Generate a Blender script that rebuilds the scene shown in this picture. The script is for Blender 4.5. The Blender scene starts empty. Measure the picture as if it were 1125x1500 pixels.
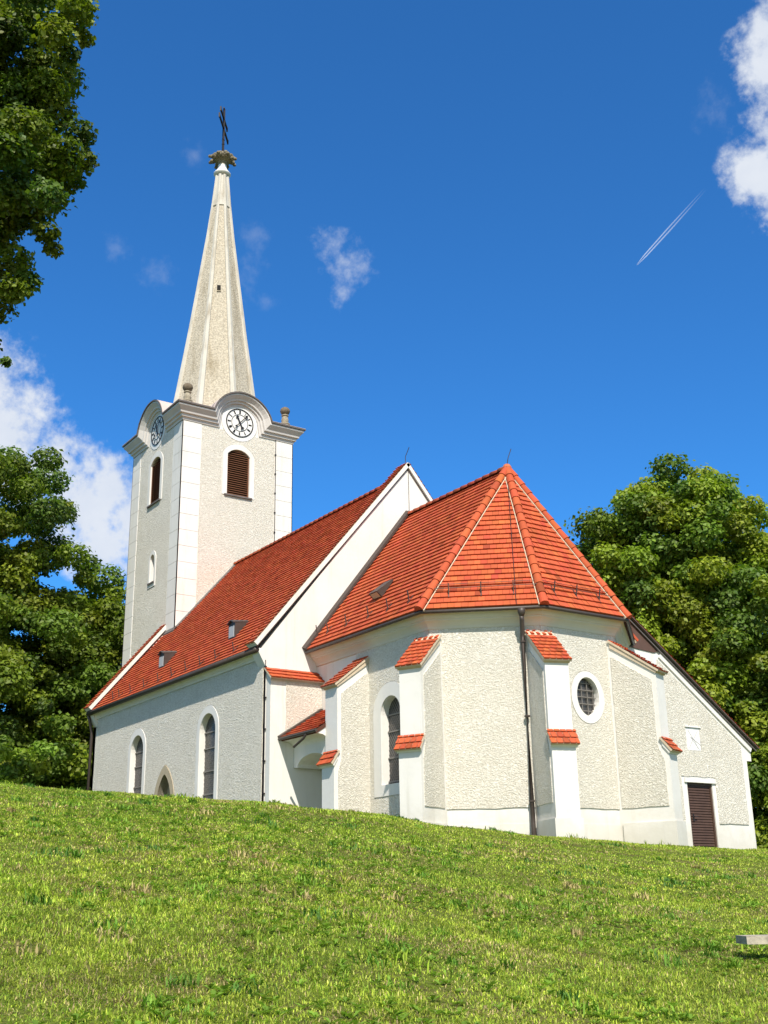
import bpy, math, random
import numpy as np
from mathutils import Vector, Matrix
from mathutils.geometry import tessellate_polygon
random.seed(7); RNG = np.random.default_rng(11)
R = math.radians
scn = bpy.context.scene
COL = scn.collection

# ------------------------------------------------------------------ camera
CAM = np.array([29.347, -21.099, -1.276])
YAW, PITCH, ROLL, FPX = R(34.442), R(18.765), R(-1.029), 1686.87
fw = np.array([-math.cos(YAW)*math.cos(PITCH), math.sin(YAW)*math.cos(PITCH), math.sin(PITCH)])
r0 = np.array([math.sin(YAW), math.cos(YAW), 0.]); u0 = np.cross(r0, fw)
rt = math.cos(ROLL)*r0 + math.sin(ROLL)*u0; up = -math.sin(ROLL)*r0 + math.cos(ROLL)*u0
cd = bpy.data.cameras.new('camera'); cam = bpy.data.objects.new('camera', cd); COL.objects.link(cam)
cam.matrix_world = Matrix(((rt[0], up[0], -fw[0], CAM[0]), (rt[1], up[1], -fw[1], CAM[1]), (rt[2], up[2], -fw[2], CAM[2]), (0, 0, 0, 1)))
cd.sensor_fit = 'HORIZONTAL'; cd.sensor_width = 36; cd.lens = 36*FPX/1125
cd.clip_start = 0.1; cd.clip_end = 30000
scn.camera = cam
FH = np.array([fw[0], fw[1]]); FH /= np.linalg.norm(FH); RH = np.array([FH[1], -FH[0]])

# ------------------------------------------------------------------ light
SUN = np.array([.79, -.395, 1.0]); SUN /= np.linalg.norm(SUN)
sl = bpy.data.lights.new('sun', 'SUN'); sl.energy = 5.0; sl.angle = R(.5); sl.color = (1, .915, .79)
so = bpy.data.objects.new('sun', sl); COL.objects.link(so)
so.rotation_euler = Vector(SUN).to_track_quat('Z', 'Y').to_euler(); so.location = (40, -40, 60)

world = bpy.data.worlds.new('World'); scn.world = world; world.use_nodes = True
wt = world.node_tree; wt.nodes.clear()
def N(t, typ, **kw):
    n = t.nodes.new(typ)
    for k, v in kw.items(): setattr(n, k, v)
    return n
def setin(n, **kw):
    for k, v in kw.items(): n.inputs[k.replace('_', ' ')].default_value = v
    return n
sky = N(wt, 'ShaderNodeTexSky', sky_type='NISHITA')
sky.sun_disc = False; sky.sun_elevation = math.asin(SUN[2]); sky.sun_rotation = math.atan2(SUN[0], SUN[1])
sky.altitude = 300; sky.air_density = 1.0; sky.dust_density = .2; sky.ozone_density = 3.2
hsv = N(wt, 'ShaderNodeVectorMath', operation='MULTIPLY'); hsv.inputs[1].default_value = (.36, .90, 1.38)   # deep clear-air blue
wt.links.new(sky.outputs[0], hsv.inputs[0])
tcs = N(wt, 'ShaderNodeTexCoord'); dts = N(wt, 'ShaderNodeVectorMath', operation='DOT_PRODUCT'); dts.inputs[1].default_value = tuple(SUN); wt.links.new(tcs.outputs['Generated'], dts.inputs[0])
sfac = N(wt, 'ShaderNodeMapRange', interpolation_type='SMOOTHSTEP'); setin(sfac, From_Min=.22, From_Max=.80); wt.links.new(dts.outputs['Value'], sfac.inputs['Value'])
tmix = N(wt, 'ShaderNodeMix', data_type='RGBA'); tmix.inputs['A'].default_value = (.29, .87, 1.38, 1); tmix.inputs['B'].default_value = (1.55, 1.35, 1.12, 1)  # sunward sky made neutral and brighter, added as fill for shaded walls
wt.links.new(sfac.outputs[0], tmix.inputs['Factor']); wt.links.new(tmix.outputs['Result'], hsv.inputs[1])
bgs = N(wt, 'ShaderNodeBackground'); bgs.inputs[1].default_value = .105
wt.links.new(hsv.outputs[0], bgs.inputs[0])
# clouds: soft cumulus banks placed by their direction in the sky
tc = N(wt, 'ShaderNodeTexCoord')
nz = N(wt, 'ShaderNodeTexNoise'); setin(nz, Scale=22., Detail=8., Roughness=.60)
wt.links.new(tc.outputs['Generated'], nz.inputs['Vector'])
nz2 = N(wt, 'ShaderNodeTexNoise'); setin(nz2, Scale=110., Detail=6., Roughness=.6)
wt.links.new(tc.outputs['Generated'], nz2.inputs['Vector'])
def math_n(op, a, b=None, c=None):
    m = N(wt, 'ShaderNodeMath', operation=op)
    for i, v in enumerate((a, b, c)):
        if v is None: continue
        if isinstance(v, (int, float)): m.inputs[i].default_value = v
        else: wt.links.new(v, m.inputs[i])
    return m.outputs[0]
def raydir(x, y):
    d = fw + rt*(x-562.5)/FPX - up*(y-750)/FPX
    return d/np.linalg.norm(d)
def blob(x, y, r, gain=1.0):
    vm = N(wt, 'ShaderNodeVectorMath', operation='DISTANCE'); vm.inputs[1].default_value = tuple(raydir(x, y))
    wt.links.new(tc.outputs['Generated'], vm.inputs[0])
    q = math_n('DIVIDE', vm.outputs['Value'], r/FPX)
    return math_n('MULTIPLY', math_n('SUBTRACT', 1.0, q), gain)
CLOUDS = [(-30, 560, 70, 1), (10, 640, 75, 1.1), (60, 690, 62, 1), (120, 745, 80, 1.1), (160, 715, 58, 1.1), (150, 800, 60, 1), (200, 760, 70, 1), (80, 655, 40, .8),
          (150, 860, 30, .6), (-60, 640, 130, 1.2), (1118, 40, 34, 1), (1140, 85, 62, 1.2), (1112, 255, 50, 1.15), (1092, 262, 34, 1.1), (1150, 185, 52, .9), (1150, 270, 60, 1.1), (1150, 20, 50, 1.1)]
WISPS = [(487, 358, 34, 1), (508, 385, 40, 1), (500, 430, 24, .9), (525, 395, 26, .9)]
FAINT = [(172, 362, 26, 1), (232, 402, 34, 1), (372, 345, 30, .9), (365, 392, 34, .9), (1045, 150, 40, .8), (285, 230, 26, .8), (385, 440, 26, .8)]
def field(lst, n1, n2, lo, hi, mx):
    f = None
    for c in lst:
        b = blob(*c); f = b if f is None else math_n('SMOOTH_MAX', f, b, .12)
    nn = math_n('MULTIPLY', math_n('SUBTRACT', nz.outputs['Fac'], .5), n1)
    q = math_n('MULTIPLY', math_n('SUBTRACT', nz2.outputs['Fac'], .5), n2)
    gate = math_n('MULTIPLY', math_n('ADD', f, .45), 3.0)      # no stray puffs far from the banks
    mr = N(wt, 'ShaderNodeMapRange', interpolation_type='SMOOTHSTEP'); setin(mr, From_Min=lo, From_Max=hi, To_Min=0., To_Max=mx)
    wt.links.new(math_n('ADD', math_n('ADD', f, nn), q), mr.inputs['Value'])
    g = N(wt, 'ShaderNodeClamp'); wt.links.new(gate, g.inputs[0])
    return math_n('MULTIPLY', mr.outputs[0], g.outputs[0])
alpha = math_n('MAXIMUM', math_n('MAXIMUM', field(CLOUDS, 2.1, 1.0, -.12, .78, .95), field(WISPS, 2.2, 1.6, -.05, 1.4, .56)), field(FAINT, 2.2, 1.6, .15, 1.6, .15))
ccol = N(wt, 'ShaderNodeMapRange'); setin(ccol, From_Min=.3, From_Max=.75, To_Min=.62, To_Max=1.0)
wt.links.new(nz.outputs['Fac'], ccol.inputs['Value'])
cmix = N(wt, 'ShaderNodeMix', data_type='RGBA'); cmix.inputs['A'].default_value = (.50, .60, .80, 1); cmix.inputs['B'].default_value = (.86, .90, .96, 1)
wt.links.new(ccol.outputs[0], cmix.inputs['Factor'])
bgc = N(wt, 'ShaderNodeBackground'); bgc.inputs[1].default_value = .74
wt.links.new(cmix.outputs['Result'], bgc.inputs[0])
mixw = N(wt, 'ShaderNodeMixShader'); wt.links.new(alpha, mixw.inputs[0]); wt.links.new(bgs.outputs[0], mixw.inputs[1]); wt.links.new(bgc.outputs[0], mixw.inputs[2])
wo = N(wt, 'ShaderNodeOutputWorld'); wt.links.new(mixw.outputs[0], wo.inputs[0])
scn.view_settings.view_transform = 'Standard'; scn.view_settings.look = 'None'; scn.view_settings.exposure = 0.40; scn.view_settings.gamma = 1.0
scn.cycles.max_bounces = 6; scn.cycles.transparent_max_bounces = 8

# ------------------------------------------------------------------ materials
def mat(name, col, rough=.85, age=None, var=.0, vscale=3., bump=0., bscale=20., bdist=.02, attr=None, stain=None, transl=None, spec=.3, metal=0., bdetail=4.):
    m = bpy.data.materials.new(name); m.use_nodes = True; t = m.node_tree; b = t.nodes['Principled BSDF']
    b.inputs['Roughness'].default_value = rough; b.inputs['Specular IOR Level'].default_value = spec; b.inputs['Metallic'].default_value = metal
    tcn = N(t, 'ShaderNodeTexCoord'); co = tcn.outputs['Object']
    cur = N(t, 'ShaderNodeRGB'); cur.outputs[0].default_value = (*col, 1); out = cur.outputs[0]
    if attr:
        a = N(t, 'ShaderNodeAttribute'); a.attribute_name = attr
        out = a.outputs['Color']
    if var:
        n = N(t, 'ShaderNodeTexNoise'); setin(n, Scale=vscale, Detail=6., Roughness=.65); t.links.new(co, n.inputs['Vector'])
        r = N(t, 'ShaderNodeMapRange'); setin(r, From_Min=.28, From_Max=.72, To_Min=1-var, To_Max=1+var); t.links.new(n.outputs['Fac'], r.inputs['Value'])
        mm = N(t, 'ShaderNodeVectorMath', operation='SCALE'); t.links.new(out, mm.inputs[0]); t.links.new(r.outputs[0], mm.inputs['Scale']); out = mm.outputs[0]
    if stain:   # (colour, amount, scale vector)
        mp = N(t, 'ShaderNodeMapping'); mp.inputs['Scale'].default_value = stain[2]; t.links.new(co, mp.inputs['Vector'])
        n = N(t, 'ShaderNodeTexNoise'); setin(n, Scale=1., Detail=7., Roughness=.7); t.links.new(mp.outputs[0], n.inputs['Vector'])
        r = N(t, 'ShaderNodeMapRange'); setin(r, From_Min=.5, From_Max=.75, To_Min=0., To_Max=stain[1]); t.links.new(n.outputs['Fac'], r.inputs['Value'])
        mx = N(t, 'ShaderNodeMix', data_type='RGBA'); t.links.new(r.outputs[0], mx.inputs['Factor']); t.links.new(out, mx.inputs['A']); mx.inputs['B'].default_value = (*stain[0], 1); out = mx.outputs['Result']
    if age: out = weather(t, co, out, *age)
    t.links.new(out, b.inputs['Base Color'])
    if bump:
        n = N(t, 'ShaderNodeTexNoise'); setin(n, Scale=bscale, Detail=bdetail, Roughness=.6); t.links.new(co, n.inputs['Vector'])
        bp = N(t, 'ShaderNodeBump'); setin(bp, Strength=bump, Distance=bdist); t.links.new(n.outputs['Fac'], bp.inputs['Height']); t.links.new(bp.outputs[0], b.inputs['Normal'])
    if transl:
        tr = N(t, 'ShaderNodeBsdfTranslucent'); sc = N(t, 'ShaderNodeVectorMath', operation='MULTIPLY'); t.links.new(out, sc.inputs[0]); sc.inputs[1].default_value = transl[1]; t.links.new(sc.outputs[0], tr.inputs['Color'])
        mx = N(t, 'ShaderNodeMixShader'); mx.inputs[0].default_value = transl[0]; o = t.nodes['Material Output']
        t.links.new(b.outputs[0], mx.inputs[1]); t.links.new(tr.outputs[0], mx.inputs[2]); t.links.new(mx.outputs[0], o.inputs[0])
    return m
def weather(t, co, col, base, streak):
    """splash dirt above the turf and faint rain streaks, both with ragged noise outlines"""
    sx = N(t, 'ShaderNodeSeparateXYZ'); t.links.new(co, sx.inputs[0])
    n = N(t, 'ShaderNodeTexNoise'); setin(n, Scale=2.2, Detail=6., Roughness=.7); t.links.new(co, n.inputs['Vector'])
    def mth(op, a, b):
        m_ = N(t, 'ShaderNodeMath', operation=op)
        for i, v in enumerate((a, b)):
            if isinstance(v, (int, float)): m_.inputs[i].default_value = v
            else: t.links.new(v, m_.inputs[i])
        return m_.outputs[0]
    h = mth('SUBTRACT', mth('MULTIPLY', n.outputs['Fac'], 2.2), sx.outputs['Z'])
    r = N(t, 'ShaderNodeMapRange', interpolation_type='SMOOTHSTEP'); setin(r, From_Min=-.1, From_Max=1.1, To_Min=0., To_Max=base); t.links.new(h, r.inputs['Value'])
    a = N(t, 'ShaderNodeMix', data_type='RGBA'); t.links.new(r.outputs[0], a.inputs['Factor']); t.links.new(col, a.inputs['A']); a.inputs['B'].default_value = (.33, .29, .20, 1)
    mp = N(t, 'ShaderNodeMapping'); mp.inputs['Scale'].default_value = (3.2, 3.2, .22); t.links.new(co, mp.inputs['Vector'])
    s_ = N(t, 'ShaderNodeTexNoise'); setin(s_, Scale=1., Detail=7., Roughness=.7); t.links.new(mp.outputs[0], s_.inputs['Vector'])
    q = N(t, 'ShaderNodeMapRange', interpolation_type='SMOOTHSTEP'); setin(q, From_Min=.52, From_Max=.74, To_Min=0., To_Max=streak); t.links.new(s_.outputs['Fac'], q.inputs['Value'])
    b_ = N(t, 'ShaderNodeMix', data_type='RGBA'); t.links.new(q.outputs[0], b_.inputs['Factor']); t.links.new(a.outputs['Result'], b_.inputs['A']); b_.inputs['B'].default_value = (.40, .38, .32, 1)
    return b_.outputs['Result']
def roughcast():
    m = bpy.data.materials.new('roughcast'); m.use_nodes = True; t = m.node_tree; b = t.nodes['Principled BSDF']
    b.inputs['Roughness'].default_value = .95; b.inputs['Specular IOR Level'].default_value = .1
    co = N(t, 'ShaderNodeTexCoord').outputs['Object']
    n = N(t, 'ShaderNodeTexNoise'); setin(n, Scale=1.3, Detail=7., Roughness=.7); t.links.new(co, n.inputs['Vector'])
    r = N(t, 'ShaderNodeValToRGB'); r.color_ramp.elements[0].position = .3; r.color_ramp.elements[0].color = (.75, .725, .655, 1); r.color_ramp.elements[1].position = .68; r.color_ramp.elements[1].color = (.84, .82, .755, 1)
    t.links.new(n.outputs['Fac'], r.inputs[0])
    # thrown pebbles: pits between them get relief shade painted into the colour
    mp = N(t, 'ShaderNodeMapping'); mp.inputs['Scale'].default_value = (1, 1, 1.3); t.links.new(co, mp.inputs['Vector'])
    g = N(t, 'ShaderNodeTexNoise'); setin(g, Scale=20., Detail=4., Roughness=.6, Distortion=1.1); t.links.new(mp.outputs[0], g.inputs['Vector'])
    gr = N(t, 'ShaderNodeMapRange'); setin(gr, From_Min=.34, From_Max=.62, To_Min=0., To_Max=1.); t.links.new(g.outputs['Fac'], gr.inputs['Value'])
    mx = N(t, 'ShaderNodeMix', data_type='RGBA'); t.links.new(gr.outputs[0], mx.inputs['Factor']); mx.inputs['A'].default_value = (.60, .565, .485, 1); t.links.new(r.outputs[0], mx.inputs['B'])
    t.links.new(weather(t, co, mx.outputs['Result'], .30, .16), b.inputs['Base Color'])
    bp = N(t, 'ShaderNodeBump'); setin(bp, Strength=.75, Distance=.028); t.links.new(gr.outputs[0], bp.inputs['Height'])
    f2 = N(t, 'ShaderNodeTexNoise'); setin(f2, Scale=45., Detail=2.); t.links.new(co, f2.inputs['Vector'])
    bp2 = N(t, 'ShaderNodeBump'); setin(bp2, Strength=.4, Distance=.006); t.links.new(f2.outputs['Fac'], bp2.inputs['Height']); t.links.new(bp.outputs[0], bp2.inputs['Normal'])
    t.links.new(bp2.outputs[0], b.inputs['Normal'])
    return m
MT = {}
MT['rough'] = roughcast()
MT['white'] = mat('smooth_plaster', (.71, .70, .675), .9, (.32, .30), .05, 1.1, .25, 9., .012, stain=((.58, .56, .50), .35, (.9, .9, .35)), spec=.1)
MT['cove'] = mat('cove_plaster', (.60, .565, .48), .9, None, .06, 1.5, .2, 14., .01, spec=.1)
MT['cornice'] = mat('cornice_paint', (.58, .56, .545), .85, None, .06, 2., .15, 20., .01, spec=.15)
MT['spire'] = mat('spire_render', (.45, .405, .325), .95, None, .42, 12.0, .8, 17., .04, stain=((.22, .175, .105), .75, (1.8, 1.8, .35)), spec=.1)
MT['rib'] = mat('rib_plaster', (.52, .495, .44), .9, None, .08, 2.5, .2, 14., .01, stain=((.25, .20, .13), .8, (3.5, 3.5, .5)), spec=.1)
MT['tile'] = mat('roof_tile', (.45, .13, .06), .8, None, .12, 1.2, .3, 40., .004, attr='tint', spec=.25)
MT['deck'] = mat('roof_batten', (.09, .035, .022), .95)
MT['mortar'] = mat('mortar', (.54, .45, .34), .95, None, .12, 6., .4, 30., .01, spec=.1)
MT['metal'] = mat('dark_metal', (.055, .042, .036), .5, None, .2, 4., spec=.5)
MT['iron'] = mat('wrought_iron', (.018, .014, .016), .6, spec=.4)
MT['lead'] = mat('weathered_lead', (.13, .115, .11), .6, None, .2, 3.)
MT['copper'] = mat('grey_metal_roof', (.50, .43, .40), .6, None, .1, 2., stain=((.32, .27, .25), .5, (1, 1, 1)))
MT['stone'] = mat('weathered_stone', (.33, .29, .22), .95, None, .3, 9., .6, 25., .02, stain=((.10, .085, .06), .8, (6, 6, 6)))
MT['finial'] = mat('lichen_stone', (.20, .175, .12), .95, None, .5, 14., .6, 25., .02, stain=((.035, .03, .022), .9, (5, 5, 5)))
MT['ball'] = mat('sooty_stone', (.15, .12, .085), .95, None, .35, 9., .5, 25., .02)
MT['doorstone'] = mat('door_stone', (.42, .36, .26), .95, None, .15, 4., .4, 20., .01)
MT['glass'] = mat('leaded_glass', (.055, .052, .05), .25, None, .65, 5., .35, 9., .02, spec=.6)
MT['cames'] = mat('lead_came', (.20, .185, .17), .6)
MT['louver'] = mat('brown_louver', (.15, .062, .030), .7, None, .2, 5.)
MT['door'] = mat('brown_door', (.072, .041, .030), .6, None, .2, 5., .2, 30., .005)
MT['board'] = mat('brown_board', (.10, .058, .048), .8, None, .15, 4.)
MT['black'] = mat('black_paint', (.012, .012, .016), .5)
MT['dial'] = mat('dial_white', (.72, .72, .71), .6)
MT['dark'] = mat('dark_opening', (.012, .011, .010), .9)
MT['panel'] = mat('panel_white', (.72, .72, .72), .7, None, .05, 6.)
MT['pale'] = mat('vent_pane', (.40, .42, .44), .4)
MT['wood'] = mat('weathered_wood', (.40, .36, .29), .9, None, .3, 11., .5, 30., .01, stain=((.12, .10, .075), .85, (9, 9, 40)))
MT['bark'] = mat('bark', (.085, .065, .048), .95, None, .3, 6., .8, 14., .04)

# ------------------------------------------------------------------ helpers
def V(*a): return np.array(a, float)
def nrm(a): return a/np.linalg.norm(a)
class MB:
    def __init__(s): s.v = []; s.f = []; s.m = []; s.c = []; s.cc = (.45, .13, .06)
    def add(s, pts, faces, m=0):
        o = len(s.v)
        for p in pts: s.v.append((float(p[0]), float(p[1]), float(p[2]))); s.c.append(s.cc)
        for f_ in faces: s.f.append(tuple(i+o for i in f_)); s.m.append(m)
    def poly(s, pts, m=0): s.add(pts, [tuple(range(len(pts)))], m)
    def hexa(s, b, t, m=0):          # b, t: rings of equal length
        n = len(b); s.add(list(b)+list(t), [tuple(reversed(range(n))), tuple(range(n, 2*n))]+[(i, (i+1) % n, n+(i+1) % n, n+i) for i in range(n)], m)
    def box(s, c, ex, ey, ez, hx, hy, hz, m=0):
        c = np.array(c, float); ex, ey, ez = (np.array(e, float) for e in (ex, ey, ez))
        q = [c+ex*a*hx+ey*b*hy-ez*hz for a, b in ((-1, -1), (1, -1), (1, 1), (-1, 1))]
        s.hexa(q, [p+2*ez*hz for p in q], m)
    def abox(s, lo, hi, m=0):
        lo, hi = V(*lo), V(*hi); s.box((lo+hi)/2, (1, 0, 0), (0, 1, 0), (0, 0, 1), *((hi-lo)/2), m)
    def tube(s, path, rad, m=0, n=8, caps=True):
        path = [np.array(p, float) for p in path]; rings = []
        rads = rad if hasattr(rad, '__len__') else [rad]*len(path)
        for i, p in enumerate(path):
            d = nrm(path[min(i+1, len(path)-1)]-path[max(i-1, 0)])
            a = np.cross(d, (0, 0, 1.)); a = nrm(a) if np.linalg.norm(a) > 1e-3 else V(1, 0, 0); b = np.cross(d, a)
            rings.append([p+rads[i]*(math.cos(2*math.pi*k/n)*a+math.sin(2*math.pi*k/n)*b) for k in range(n)])
        o = [q for r_ in rings for q in r_]; fs = []
        for i in range(len(rings)-1):
            for k in range(n): fs.append((i*n+k, i*n+(k+1) % n, (i+1)*n+(k+1) % n, (i+1)*n+k))
        if caps: fs += [tuple(reversed(range(n))), tuple(range((len(rings)-1)*n, len(rings)*n))]
        s.add(o, fs, m)
    def lathe(s, c, prof, m=0, n=12, rot=0.):
        pts = []; fs = []
        for r_, z in prof:
            for k in range(n): a = rot+2*math.pi*k/n; pts.append((c[0]+r_*math.cos(a), c[1]+r_*math.sin(a), c[2]+z))
        for i in range(len(prof)-1):
            for k in range(n): fs.append((i*n+k, i*n+(k+1) % n, (i+1)*n+(k+1) % n, (i+1)*n+k))
        fs += [tuple(reversed(range(n))), tuple(range((len(prof)-1)*n, len(prof)*n))]
        s.add(pts, fs, m)
    def build(s, name, mats, parent=None, smooth=False):
        me = bpy.data.meshes.new(name); me.from_pydata(s.v, [], s.f); me.update()
        for m_ in (mats if isinstance(mats, (list, tuple)) else [mats]): me.materials.append(MT[m_] if isinstance(m_, str) else m_)
        me.polygons.foreach_set('material_index', s.m)
        ca = me.color_attributes.new('tint', 'FLOAT_COLOR', 'POINT')
        arr = np.ones((len(s.v), 4), np.float32); arr[:, :3] = np.array(s.c, np.float32); ca.data.foreach_set('color', arr.ravel())
        if smooth: me.polygons.foreach_set('use_smooth', [True]*len(s.f))
        o = bpy.data.objects.new(name, me); COL.objects.link(o)
        if parent: o.parent = parent
        return o
class Fr:
    """a wall plane: P(s, t, d): s along the wall, t up, d out"""
    def __init__(s, O, ex, n, ez=(0, 0, 1)): s.O = V(*O); s.ex = nrm(V(*ex)); s.ez = nrm(V(*ez)); s.n = nrm(V(*n))
    def P(s, a, b, d=0): return s.O+s.ex*a+s.ez*b+s.n*d
def flat(M, F, outer, holes, d, m=0):
    loops = [[Vector((p[0], p[1], 0)) for p in outer]]+[[Vector((p[0], p[1], 0)) for p in h] for h in holes]
    pts = [p for l in loops for p in l]; tris = tessellate_polygon(loops)
    M.add([F.P(p[0], p[1], d) for p in pts], [tuple(t) for t in tris], m)
def rim(M, F, loop, d0, d1, m=0):
    n = len(loop); M.add([F.P(*p, d0) for p in loop]+[F.P(*p, d1) for p in loop], [(i, (i+1) % n, n+(i+1) % n, n+i) for i in range(n)], m)
def slab(M, F, outer, holes, d0, d1, m=0):
    flat(M, F, outer, holes, d1, m); rim(M, F, outer, d0, d1, m)
    for h in holes: rim(M, F, h, d0, d1, m)
def wob(loop, amp=.012, step=.22):
    out = []
    for i, p in enumerate(loop):
        q = loop[(i+1) % len(loop)]; L = math.dist(p, q); k = max(1, int(L/step)); nx, ny = -(q[1]-p[1])/max(L, 1e-6), (q[0]-p[0])/max(L, 1e-6)
        for j in range(k):
            w = random.uniform(-amp, amp); out.append((p[0]+(q[0]-p[0])*j/k+nx*w, p[1]+(q[1]-p[1])*j/k+ny*w))
    return out
def arch(cx, hw, z0, zs, rise, n=14, pointed=False):
    pts = [(cx-hw, z0), (cx+hw, z0), (cx+hw, zs)]
    if pointed:
        for k in range(1, n): a = k/n; pts.append((cx+hw*(1-a)**1.0*(1-.0*a) if False else cx+hw*math.cos(a*math.pi/2)**1.0*(1-.18*a), zs+rise*math.sin(a*math.pi/2)**.85*(.72+.28*a)))
        pts.append((cx, zs+rise)); right = pts[3:-1]
        pts += [(2*cx-x, z) for x, z in reversed(right)]
    elif rise < hw*.98:
        rad = (hw*hw+rise*rise)/(2*rise); a0 = math.asin(hw/rad)
        for k in range(1, n): a = a0-2*a0*k/n; pts.append((cx+rad*math.sin(a), zs+rise-rad+rad*math.cos(a)))
    else:
        for k in range(1, n): a = math.pi*k/n; pts.append((cx+hw*math.cos(a), zs+rise*math.sin(a)))
    pts.append((cx-hw, zs)); return pts
def ell(cx, cz, a, b, n=28): return [(cx+a*math.cos(2*math.pi*k/n), cz+b*math.sin(2*math.pi*k/n)) for k in range(n)]
def clip(poly, sub):
    """convex clip of 2d polygon sub by convex ccw polygon poly"""
    out = list(sub)
    for i in range(len(poly)):
        a, b = poly[i], poly[(i+1) % len(poly)]; inp = out; out = []
        side = lambda p: (b[0]-a[0])*(p[1]-a[1])-(b[1]-a[1])*(p[0]-a[0])
        for j in range(len(inp)):
            p, q = inp[j], inp[(j+1) % len(inp)]; sp, sq = side(p), side(q)
            if sp >= 0: out.append(p)
            if sp*sq < 0: t = sp/(sp-sq); out.append((p[0]+(q[0]-p[0])*t, p[1]+(q[1]-p[1])*t))
        if len(out) < 3: return []
    return out
def tint(k=1.0):
    v = random.gauss(1, .075)*k; h = random.gauss(0, .012)
    if random.random() < .035: v *= random.choice((.62, .72, .80, 1.18))
    return (max(.05, (.455+h)*v), max(.02, (.091+h*.5+random.gauss(0, .007))*v), max(.01, .035*v))
def tiles(M, pts, course=.2, tw=.18, gap=.006, thick=.044, mt=0, md=1, deck=.10, mortar_rows=0, mort=2):
    """courses of single tiles over a convex planar polygon; pts[0]->pts[1] is the eave"""
    P = [V(*p) for p in pts]; ax = nrm(P[1]-P[0]); n = nrm(np.cross(P[1]-P[0], P[2]-P[0])); ay = np.cross(n, ax)
    q = [((p-P[0])@ax, (p-P[0])@ay) for p in P]
    M.hexa([p-n*deck for p in P], P, md)
    x0 = min(a for a, b in q); x1 = max(a for a, b in q); y1 = max(b for a, b in q); rows = int(math.ceil(y1/course))
    for j in range(rows):
        t0, t1 = j*course, (j+1)*course+.012; off = (j % 2)*tw/2; k = 0; g = gap
        mrow = mortar_rows and j >= rows-mortar_rows
        if mrow: g = gap*6; t0 += course*.18
        x = x0-off-random.uniform(0, .03)
        while x < x1:
            r_ = clip(q, [(x+g/2, t0), (x+tw-g/2, t0), (x+tw-g/2, min(t1, y1)), (x+g/2, min(t1, y1))]); x += tw
            if len(r_) < 3: continue
            dz = random.uniform(0, .005); M.cc = tint(); tl = random.uniform(-.004, .004)
            top = [P[0]+ax*a+ay*b+n*(thick*(1-(b-t0)/(t1-t0))+.006+dz+tl*(a-x)/tw) for a, b in r_]
            M.poly(top, mt)
            for i in range(len(r_)):
                a, b = r_[i], r_[(i+1) % len(r_)]
                if b[0]-a[0] > 1e-4 and abs(a[1]-b[1]) < 1e-4 and abs(a[1]-t0) < 1e-3 or mrow or g > .02:
                    M.add([top[i], top[(i+1) % len(r_)], P[0]+ax*b[0]+ay*b[1]+n*.0, P[0]+ax*a[0]+ay*a[1]+n*.0], [(0, 3, 2, 1)], mt)
    M.cc = (.45, .13, .06)
def hip(M, a, b, rad=.15, seg=.36, mt=0, mm=1, strips=None):
    """a chain of half-round tiles from a (low) to b (high)"""
    a, b = V(*a), V(*b); d = nrm(b-a); L = np.linalg.norm(b-a); s = nrm(np.cross(d, (0, 0, 1))); u = np.cross(s, d); k = int(L/seg)
    for i in range(k):
        p, q = a+d*(i*L/k), a+d*((i+1)*L/k+.05); M.cc = tint(.95); n = 9; pts = []
        for c, rr in ((p, rad*1.14), (q, rad*.88)):
            for j in range(n+1): t = math.pi*(j/n)*1.1-.05*math.pi; pts.append(c+s*rr*math.cos(t)+u*(rr*math.sin(t)*.95+.02))
        m = n+1; fs = [(j, j+1, m+j+1, m+j) for j in range(n)]+[tuple(reversed(range(m)))]
        M.add(pts, fs, mt)
    M.cc = (.45, .13, .06)
    if strips:
        for sgn, nn_ in strips:
            nn_ = V(*nn_); t = nrm(np.cross(d, nn_))*sgn; c0 = a+t*rad*1.15; c1 = b+t*rad*1.15
            w = .011; M.hexa([c0-t*w-nn_*.01, c0+t*w-nn_*.01, c1+t*w-nn_*.01, c1-t*w-nn_*.01], [c0-t*w+nn_*.045, c0+t*w+nn_*.04, c1+t*w+nn_*.04, c1-t*w+nn_*.045], mm)
def thing(name, label, cat, loc=(0, 0, 0), group=None):
    o = bpy.data.objects.new(name, None); COL.objects.link(o); o.location = loc; o.empty_display_size = .5
    o['label'] = label; o['category'] = cat
    if group: o['group'] = group
    return o

# ================================================================== terrain
TH = np.array([-.9, -.55, -.331, -.255, -.105, -.006, .031, .119, .244, .315, .6, .9])
TT = np.array([.112, .109, .1030, .0949, .0844, .0726, .0647, .0532, .0406, .0366, .030, .028])+np.array([.006, .006, .006, .0055, .003, .003, .003, .003, .003, .003, .003, .003])
TD = np.array([21, 21, 21, 21, 21, 22, 23, 25, 27, 27.5, 28, 28.])
ZC = CAM[2]+TD*TT
def height(x, y):
    x = np.asarray(x, float); y = np.asarray(y, float)
    D = (x-CAM[0])*FH[0]+(y-CAM[1])*FH[1]; S = (x-CAM[0])*RH[0]+(y-CAM[1])*RH[1]
    th = np.clip(S/np.maximum(D, 4), -.9, .9)
    zc = np.interp(th, TH, ZC); d0 = np.interp(th, TH, TD)
    for e in (-.05, .05): zc = zc*.7+.15*(np.interp(th+e, TH, ZC)*2)*1.0 if e < 0 else zc+0*zc
    zc = np.interp(th, TH, ZC); t = np.maximum(D, -2)/d0; k = .055
    g = -k*np.logaddexp(-t/k, -1/k)
    g = np.where(D < 0, np.minimum(g, t), g)
    far = np.clip((D-60)/200, 0, 1)
    z = -2.93+(zc+2.93)*g-far*4
    return z+.02*np.sin(x*1.7+y*.9)*np.cos(y*1.3-x*.4)+.012*np.sin(x*4.1)*np.sin(y*3.7)
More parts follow.
